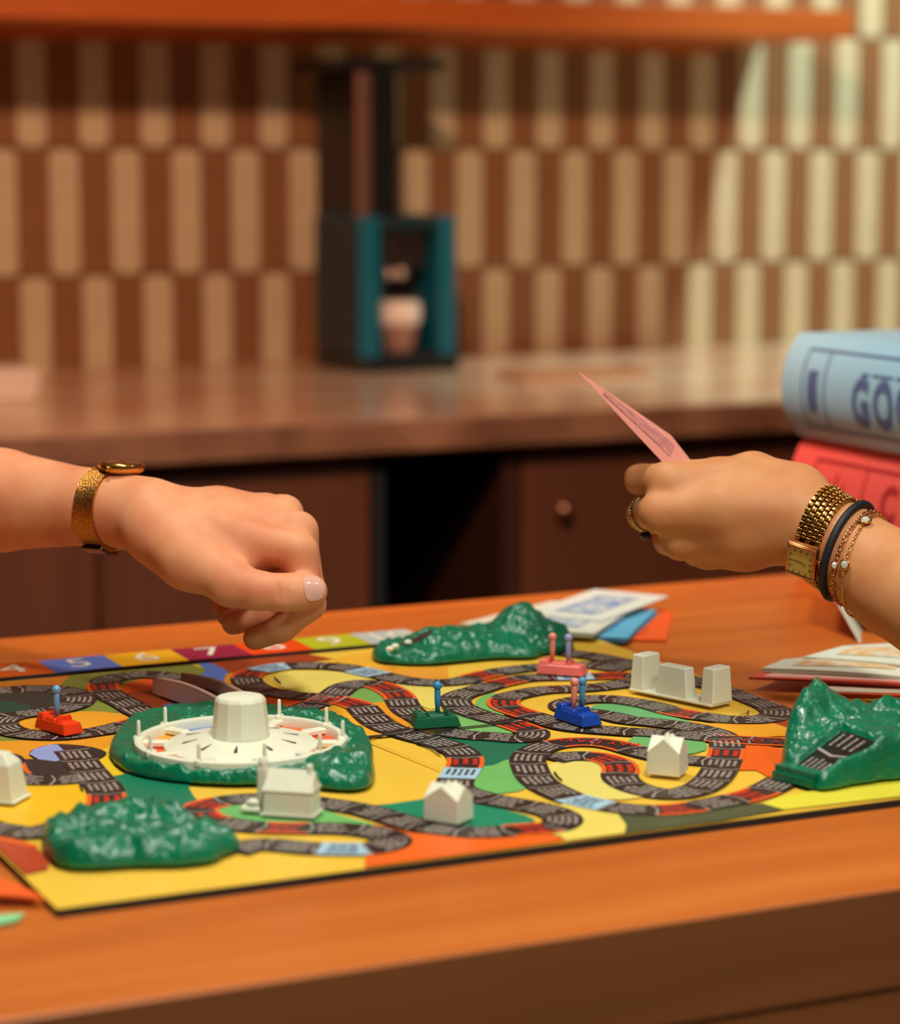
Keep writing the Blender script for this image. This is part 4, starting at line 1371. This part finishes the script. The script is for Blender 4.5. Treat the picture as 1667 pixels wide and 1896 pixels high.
def nail(H, c, ax, nrm, la, lb, wid, parent, m, lift=.0003):
    """fingernail: a curved plate lying on the skin; c on the bone, ax along it, nrm out of the nail bed"""
    ax = ax / np.linalg.norm(ax)
    nrm = nrm - ax * (nrm @ ax)
    nrm /= np.linalg.norm(nrm)
    sd = np.cross(nrm, ax)
    n, k = 14, 12
    O, D = [], []
    for i in range(n + 1):
        s = i / n
        q0 = abs(2 * s - 1)
        wq = wid * max(.30, (1 - q0 ** 3.0) ** .5)
        for j in range(k + 1):
            q = (2 * j / k - 1) * wq
            O.append(c + ax * (la + (lb - la) * s))
            D.append(nrm * math.cos(q) + sd * math.sin(q))
    O, D = np.array(O), np.array(D)
    rs = np.linspace(.003, .018, 90)
    S = H.sdf((O[:, None] + rs[None, :, None] * D[:, None]).astype(np.float32))
    r = rs[np.argmax(S > 0, 1)].reshape(n + 1, k + 1)
    for _ in range(3):
        r[1:-1] = (r[:-2] + 2 * r[1:-1] + r[2:]) / 4
        r[:, 1:-1] = (r[:, :-2] + 2 * r[:, 1:-1] + r[:, 2:]) / 4
    V = O + D * (r.reshape(-1, 1) + lift)
    V2 = O + D * (r.reshape(-1, 1) - .0005)
    g = (n + 1) * (k + 1)
    F = []
    for i in range(n):
        for j in range(k):
            a = i * (k + 1) + j
            F.append((a, a + 1, a + k + 2, a + k + 1))
    rim = [j for j in range(k + 1)] + [i * (k + 1) + k for i in range(1, n + 1)] + [n * (k + 1) + j for j in range(k - 1, -1, -1)] + [i * (k + 1) for i in range(n - 1, 0, -1)]
    F += [(p_, q_, g + q_, g + p_) for p_, q_ in zip(rim, rim[1:] + rim[:1])]
    return mk('fingernail', (c2w(np.r_[V, V2]), F), m, parent, smooth=True, auto=60)


M_NAIL = mat('nail_gloss', (232, 178, 162), 0.12, coat=0.6)
t0, t1 = LH.p(552, 1096, -.053).astype(float), LH.p(590, 1096, -.048).astype(float)
nail(LH, t0, t1 - t0, np.array([.05, .30, -1.0]), -.0005, .0135, .78, lp, M_NAIL)

# right arm: back of the hand to the viewer, holding a note between thumb and index finger
RH_ = Hand(1.45)
RH_.bone([(2350, 1440, -.46, .040), (2050, 1290, -.270, .038), (1820, 1170, -.110, .035), (1667, 1085, -.040, .0300), (1565, 1016, -.014, .0252), (1480, 962, .000, .0255)], .005)
RH_.bone([(1475, 925, .004, .0170), (1350, 900, .004, .0150), (1240, 893, .004, .0118)])
RH_.bone([(1475, 948, -.004, .0190), (1340, 945, -.008, .0165), (1223, 949, -.002, .0120)])
RH_.bone([(1475, 975, .000, .0190), (1360, 985, -.001, .0165), (1262, 1000, .006, .0115)])
RH_.bone([(1470, 985, .008, .0175), (1380, 1006, .010, .0155), (1310, 1018, .016, .0112)])
RH_.bone([(1470, 912, .012, .0165), (1395, 882, .022, .0138)], .014)
RH_.finger([(1395, 882, .022, .0138), (1330, 884, .034, .0120), (1262, 884, .044, .0104), (1222, 886, .050, .0090)], .012)
RH_.finger([(1240, 893, .004, .0116), (1186, 887, .026, .0094), (1195, 893, .048, .0082), (1225, 898, .060, .0074)], .008)
RH_.finger([(1223, 949, -.002, .0118), (1190, 952, .034, .0094), (1225, 960, .052, .0084), (1265, 960, .054, .0074)], .006)
RH_.finger([(1262, 1000, .006, .0114), (1238, 1000, .038, .0090), (1268, 1000, .054, .0082), (1300, 990, .054, .0074)], .007)
RH_.finger([(1310, 1018, .016, .0110), (1290, 1022, .040, .0084), (1312, 1015, .052, .0074), (1340, 1005, .052, .0066)], .007)
rp_ = mk('person', RH_.mesh(), M_SKIN_R, smooth=True, label='bare right-side forearm of a player with rings and bracelets, hand holding up a pink note', cat='person')

# ------------------------------------------------------------------ watches and jewellery


def band(H, c, n, w, off, th, N=96, nt=7, a0=None):
    """flat band round the arm: returns camera-space mesh"""
    n = n / np.linalg.norm(n)
    inn, outr = [], []
    for t in np.linspace(-w / 2, w / 2, nt):
        L0, D = H.loop(c + n * t, n, off, N)
        inn.append(L0)
        outr.append(L0 + D * th)
    V = np.concatenate(inn + outr)
    F = []
    for s, base in ((1, 0), (0, nt * N)):
        for i in range(nt - 1):
            for j in range(N):
                q = (base + i * N + j, base + i * N + (j + 1) % N, base + (i + 1) * N + (j + 1) % N, base + (i + 1) * N + j)
                F.append(q if s else q[::-1])
    for i in (0, nt - 1):
        for j in range(N):
            F.append((i * N + j, i * N + (j + 1) % N, nt * N + i * N + (j + 1) % N, nt * N + i * N + j))
    return c2w(V), F


# mesh-strap watch on the left arm
cL = LH.p(196, 941, .018).astype(float)
nL = np.array([1.0, -.06, -.50])
nL /= np.linalg.norm(nL)
loopL, DL = LH.loop(cL, nL, .0012, 96)
topi = int(np.argmax(loopL[:, 1]))
wp = c2w(loopL[topi])
lw = thing('wristwatch', wp, 'round gold wristwatch with a fine mesh strap on the left arm', 'watch')


def mesh_metal():
    m = mat('mesh_strap', (206, 144, 72), 0.34, 1.0)
    nt = m.node_tree
    b = nt.nodes['Principled BSDF']
    tc = nt.nodes.new('ShaderNodeTexCoord')
    v = nt.nodes.new('ShaderNodeTexVoronoi')
    v.inputs['Scale'].default_value = 1150
    nt.links.new(tc.outputs['Object'], v.inputs['Vector'])
    bp = nt.nodes.new('ShaderNodeBump')
    bp.inputs['Strength'].default_value = 0.6
    bp.inputs['Distance'].default_value = 0.0006
    bp.invert = True
    nt.links.new(v.outputs['Distance'], bp.inputs['Height'])
    nt.links.new(bp.outputs[0], b.inputs['Normal'])
    return m


mk('mesh_strap', band(LH, cL, nL, .0135, .0006, .0014), mesh_metal(), lw, smooth=True, auto=50)
upc = np.array([0.05, 1.0, -.10])
upc /= np.linalg.norm(upc)
Rw = frame(upc, nL)
cw = loopL[topi] + nL * .009 - upc * .0016
P3 = lambda VF: (c2w(VF[0] @ Rw.T + cw), VF[1])
case = mk('case', P3(lathe([(.0001, -.0005), (.0118, .0), (.0140, .0018), (.0145, .0034), (.0143, .0046), (.0130, .0052)], 40)), M_GOLD, lw, smooth=True, auto=40)
mk('bezel', P3(lathe([(.0130, .0052), (.0127, .0058), (.0118, .0060), (.0116, .0054)], 40)), M_GOLD, lw, smooth=True)
mk('dial', P3(lathe([(.0117, .0053), (.0001, .0053)], 40)), mat('dial_cream', (232, 210, 176), .35), lw)
mk('crystal', P3(lathe([(.0118, .0057), (.0090, .0063), (.0001, .0065)], 40)), mat('crystal', (255, 250, 240), .04, trans=1.0), lw, smooth=True)
ey_ = Rw.T @ nL
for s in (-1,):
    d = s * .0150
    e = ey_ / np.linalg.norm(ey_)
    f_ = np.cross((0, 0, 1), e)
    for pts in ([e * d + f_ * -.0075 + [0, 0, .0008], e * d + f_ * .0075 + [0, 0, .0008]], [e * d * .70 + f_ * -.0075 + [0, 0, .0034], e * d + f_ * -.0075 + [0, 0, .0008]], [e * d * .70 + f_ * .0075 + [0, 0, .0034], e * d + f_ * .0075 + [0, 0, .0008]]):
        mk('lug', P3(tube(np.array(pts), .0010, 8)), M_GOLD, lw, smooth=True)
mk('crown', P3(xf(lathe([(.0001, 0), (.0016, 0), (.0018, .001), (.0016, .0022), (.0001, .0022)], 12), frame(f_), f_ * .0142 + np.array([0, 0, .003]))), M_GOLD, lw, smooth=True)
boti = int(np.argmin(loopL[:, 1]))
bd_, Db = LH.loop(cL, nL, .0026, 96)
for k, wid in ((0, .0150), (5, .0150)):
    i = (boti + k) % 96
    n2 = np.cross(nL, Db[i])
    Rb = np.stack([nL, n2, Db[i]], 1)
    V, F = box(-wid / 2, wid / 2, -.0052, .0052, -.0006, .0020, .0006, 1)
    mk('clasp', (c2w(V @ Rb.T + bd_[i]), F), mat('clasp_metal', (96, 78, 62), .25, 1.0), lw)

# link-bracelet watch on the right arm
cR = RH_.p(1537, 1000, -.006).astype(float)
nR = np.array([.80, -.30, -.52])
nR /= np.linalg.norm(nR)
NL = 150
rw = thing('wristwatch', c2w(RH_.loop(cR, nR, 0, 96)[0][0]), 'square gold wristwatch on a link bracelet on the right arm', 'watch')
# the case sits on the side facing the viewer and a little down, towards the hand
L0, D0 = RH_.loop(cR, nR, .0014, NL)
proj = lambda Pc: (CX + FPX * Pc[:, 0] / Pc[:, 2], CY - FPX * Pc[:, 1] / Pc[:, 2])
pu, pv = proj(L0)
near = L0[:, 2] < cR[2]
ci = int(np.argmin(np.where(near, np.abs(pv - 1034), 1e9)))
V, F = box(-.5, .5, -.5, .5, -.5, .5, .16, 2)
LM = bpy.data.meshes.new('bracelet_link')
LM.from_pydata((V * np.array([.0029, .0031, .0023])).tolist(), [], F)
LM.materials.append(M_GOLD)
LM.polygons.foreach_set('use_smooth', [True] * len(LM.polygons))
CW = np.stack([RT, UP, FW], 1)
mk('gap_shade_band', band(RH_, cR, nR, .0160, .0004, .0006), mat('band_shadow', (70, 50, 24), .4, 1.0), rw, smooth=True)  # dark band added under the links as the shade in their gaps
cum = np.r_[0, np.cumsum(np.linalg.norm(np.diff(np.r_[L0, L0[:1]], axis=0), axis=1))]
tot = cum[-1]
rows = int(tot / .0040)
for col_ in range(5):
    t = (col_ - 2) * .0033
    Lc, Dc = RH_.loop(cR + nR * t, nR, .0014, NL)
    for r in range(rows):
        s = (r + (.5 if col_ % 2 else 0)) * tot / rows
        k = np.interp(s, cum, np.arange(NL + 1))
        i0 = int(k) % NL
        i1 = (i0 + 1) % NL
        dd = abs((i0 - ci + NL // 2) % NL - NL // 2)
        if dd * tot / NL < .0100:
            continue
        fq = k - int(k)
        pc = Lc[i0] * (1 - fq) + Lc[i1] * fq
        tg = Lc[i1] - Lc[i0]
        tg /= np.linalg.norm(tg)
        nn = np.cross(nR, tg)
        M = CW @ np.stack([nR, tg, nn], 1)
        o = bpy.data.objects.new('bracelet_link', LM)
        COL.objects.link(o)
        o.parent = rw
        o.matrix_local = Matrix.Translation(Vector(c2w(pc) - ORG[rw])) @ Matrix(M.tolist()).to_4x4()
tg = L0[(ci + 2) % NL] - L0[ci - 2]
tg /= np.linalg.norm(tg)
if tg[1] < 0:
    tg = -tg
nc = D0[ci] - nR * (D0[ci] @ nR)
nc = nc - tg * (nc @ tg)
nc /= np.linalg.norm(nc)
Rc = np.stack([np.cross(tg, nc), tg, nc], 1)
cc = L0[ci] + nc * .0005
P4 = lambda VF: (c2w(np.asarray(VF[0]) @ Rc.T + cc), VF[1])
mk('case', P4(box(-.0098, .0098, -.0108, .0108, -.0006, .0046, .0012, 2)), M_GOLD2, rw, smooth=True, auto=35)
mk('bezel', P4(join(box(-.0092, .0092, .0082, .0098, .0046, .0056, .0004, 1), box(-.0092, .0092, -.0098, -.0082, .0046, .0056, .0004, 1), box(-.0092, -.0076, -.0082, .0082, .0046, .0056, .0004, 1), box(.0076, .0092, -.0082, .0082, .0046, .0056, .0004, 1))), M_GOLD2, rw)
dl = mk('dial', P4(box(-.0076, .0076, -.0082, .0082, .0046, .0048)), mat('dial_gold', (206, 176, 84), .3), rw)
mk('hand', P4(join(box(-.0003, .0050, -.0002, .0002, .0049, .0050), xf(box(-.0002, .0002, -.0003, .0036, .0049, .0050), rz(1.9)))), mat('watch_hand', (60, 48, 30), .4), dl)
for i in range(12):
    a = i * math.pi / 6
    q = 1 / max(abs(math.cos(a)) / .0064, abs(math.sin(a)) / .0070)
    mk('hour_mark', P4(xf(box(-.0008, .0008, -.00025, .00025, .0049, .00505), rz(a), (q * math.cos(a), q * math.sin(a), 0))), mat('watch_hand', (60, 48, 30), .4), dl)
mk('crown', P4(xf(lathe([(.0001, 0), (.0013, 0), (.0013, .0016), (.0001, .0018)], 10), frame((-1, 0, 0)), (-.0098, .002, .002))), M_GOLD2, rw, smooth=True)

# black hair tie and two chain bracelets higher up the right arm
def bracelet(u, v, dz, n, off):
    c = RH_.p(u, v, dz).astype(float)
    n = np.array(n)
    n /= np.linalg.norm(n)
    return RH_.loop(c, n, off, 120)


L1, D1 = bracelet(1570, 1022, -.016, (.80, -.32, -.52), .0020)
mk('hair_tie', tube(c2w(L1), .0024, 8, True), mat('hair_tie', (22, 24, 34), .6), smooth=True, label='black elastic hair tie worn behind the link watch', cat='hair tie')


def chain(L, D, r, step, label, stones, m):
    t = thing('bracelet', c2w(L[0]), label, 'bracelet', 'chain bracelets on the right arm')
    P = np.r_[L, L[:1]]
    cum = np.r_[0, np.cumsum(np.linalg.norm(np.diff(P, axis=0), axis=1))]
    n = int(cum[-1] / step)
    parts = []
    for i in range(n):
        s = i * cum[-1] / n
        c = np.array([np.interp(s, cum, P[:, k]) for k in range(3)])
        c2 = np.array([np.interp((s + step * .5) % cum[-1], cum, P[:, k]) for k in range(3)])
        tgq = (c2 - c) / np.linalg.norm(c2 - c)
        R = frame(tgq, (0, 0, 1) if i % 2 else (.7, .7, 0))
        q = np.arange(10) / 10 * 2 * math.pi
        ringp = np.stack([r * .55 * np.cos(q), 0 * q, r * np.sin(q)], 1) @ R.T + c
        parts.append(tube(c2w(ringp), r * .34, 5, True))
    mk('chain', join(*parts), m, t, smooth=True, kind='stuff')
    for (uu, vv, rad) in stones:
        u_, v_ = proj(L)
        j = int(np.argmin((u_ - uu) ** 2 + (v_ - vv) ** 2 + np.where(L[:, 2] < L[:, 2].mean() + .01, 0, 1e6)))
        c = L[j] + D[j] * .0008
        st_ = mk('setting', tube(c2w(c + (frame(D[j])[:, :2] @ np.array([np.cos(np.arange(14) / 14 * 6.283), np.sin(np.arange(14) / 14 * 6.283)])).T * rad), rad * .28, 6, True), m, t, smooth=True)
        mk('stone', (lambda q: (c2w(q[0] @ frame(D[j]).T + c), q[1]))(lathe([(.0001, rad * .6), (rad * .55, rad * .55), (rad * .95, rad * .15), (.0001, -rad * .2)], 10)), mat('gem', (236, 240, 226), .05, .35), t)


L2, D2 = bracelet(1590, 1036, -.020, (.78, -.30, -.55), .0012)
chain(L2, D2, .0016, .0026, 'beaded gold chain bracelet nearest the black hair tie', [(1525, 1043, .0020)], M_GOLD2)
L3, D3 = bracelet(1606, 1044, -.025, (.80, -.20, -.56), .0012)
chain(L3, D3, .0011, .0019, 'thin gold bracelet with clear stones highest on the right arm', [(1589, 954, .0030), (1543, 1040, .0026)], M_GOLD)

# ring on the middle finger of the right hand
ca, cb = RH_.p(1223, 949, -.002).astype(float), RH_.p(1190, 952, .034).astype(float)
cm_ = ca * .38 + cb * .62
nf = cb - ca
nf /= np.linalg.norm(nf)
R = frame(nf, (0, 1, 0))
rg = thing('finger_ring', c2w(cm_), 'twin-band ring with a dark stone on the right hand', 'ring')
q = np.arange(40) / 40 * 2 * math.pi
cir = np.cos(q)[:, None] * R[:, 0] + np.sin(q)[:, None] * R[:, 1]
for o_ in (-.0011, .0011):
    mk('ring_band', tube(c2w(cm_ + nf * o_ + cir * .0112), .0011, 8, True), mat('ring_metal', (200, 176, 140), .2, 1.0), rg, smooth=True)
bb = []
for i in range(40):
    bb.append(ball(c2w(cm_ + cir[i] * .0121), .0007, 8, 5))
mk('ring_beads', join(*bb), mat('ring_metal', (200, 176, 140), .2, 1.0), rg, smooth=True, kind='stuff')
dn = np.array([-.15, -1.0, -.15])
dn -= nf * (dn @ nf)
dn /= np.linalg.norm(dn)
mk('stone', (lambda v: (c2w(v[0] @ frame(dn).T + cm_ + dn * .0112), v[1]))(lathe([(.0001, .0046), (.0024, .0042), (.0036, .0022), (.0028, 0), (.0001, 0)], 10)), mat('ring_stone', (30, 40, 40), .08, .3), rg, smooth=True)

# pink note held between thumb and index finger
E1 = [(1071, 689, -.010), (1150, 774, .000), (1224, 853, .010), (1256, 886, .016)]
E2 = [(1073, 689, .045), (1160, 748, .052), (1243, 806, .058), (1262, 830, .060)]
cn = [np.array([RH_.p(*q) for q in E]).astype(float) for E in (E1, E2)]
# the two short ends: far one seen edge on, near one slanting into the hand
A_, B_ = spline(cn[0], False, 5), spline(cn[1], False, 5)
k = len(A_)
endp = RH_.p(1300, 880, .030).astype(float)
cor = [cn[0][0], cn[0][3], RH_.p(1296, 872, .050).astype(float), RH_.p(1243, 806, .058).astype(float), cn[1][0]]
mid = (cn[0][0] + RH_.p(1243, 806, .058)) / 2


def sheet(s, t):
    """s along the long side, t across"""
    a0 = cn[0][0] + (RH_.p(1262, 892, .018).astype(float) - cn[0][0]) * s
    b0 = cn[1][0] + (RH_.p(1243, 806, .062).astype(float) - cn[1][0]) * min(1, s / .80)
    if s > .80:
        b0 = RH_.p(1243, 806, .062).astype(float) + (RH_.p(1290, 866, .050).astype(float) - RH_.p(1243, 806, .062)) * (s - .80) / .20
    return a0 * (1 - t) + b0 * t


M_PINK = mat('pink_note', (236, 150, 136), .55)
ns, ntt = 20, 8
V = [sheet(i / ns, j / ntt) for i in range(ns + 1) for j in range(ntt + 1)]
F = [(i * (ntt + 1) + j, (i + 1) * (ntt + 1) + j, (i + 1) * (ntt + 1) + j + 1, i * (ntt + 1) + j + 1) for i in range(ns) for j in range(ntt)]
V = np.array(V)
nn = np.cross(V[-1] - V[0], V[ntt] - V[(ntt + 1) * ns // 2])
nn /= np.linalg.norm(nn)
if nn[2] > 0:
    nn = -nn
m2 = len(V)
pn_ = thing('play_money', c2w(V.mean(0)), 'pink play money note held up between thumb and finger', 'play money', 'play money notes')
border = [i * (ntt + 1) for i in range(ns + 1)] + [ns * (ntt + 1) + j for j in range(1, ntt + 1)] + [i * (ntt + 1) + ntt for i in range(ns - 1, -1, -1)] + [j for j in range(ntt - 1, 0, -1)]
F2 = F + [tuple(m2 + q for q in f[::-1]) for f in F] + [(a, b, m2 + b, m2 + a) for a, b in zip(border, border[1:] + border[:1])]
mk('note', (c2w(np.r_[V, V - nn * .0003]), F2), M_PINK, pn_)


def spatch(s0, s1, t0, t1):
    n1 = 8
    V = [sheet(s0 + (s1 - s0) * i / n1, t) + nn * .0004 for i in range(n1 + 1) for t in (t0, t1)]
    return c2w(np.array(V)), [(2 * i, 2 * i + 2, 2 * i + 3, 2 * i + 1) for i in range(n1)]


mk('note_print', spatch(.22, .84, .34, .80), mat('pink_print', (176, 104, 108), .6, var=.8, vscale=160, rgb2=(226, 146, 134)), pn_)
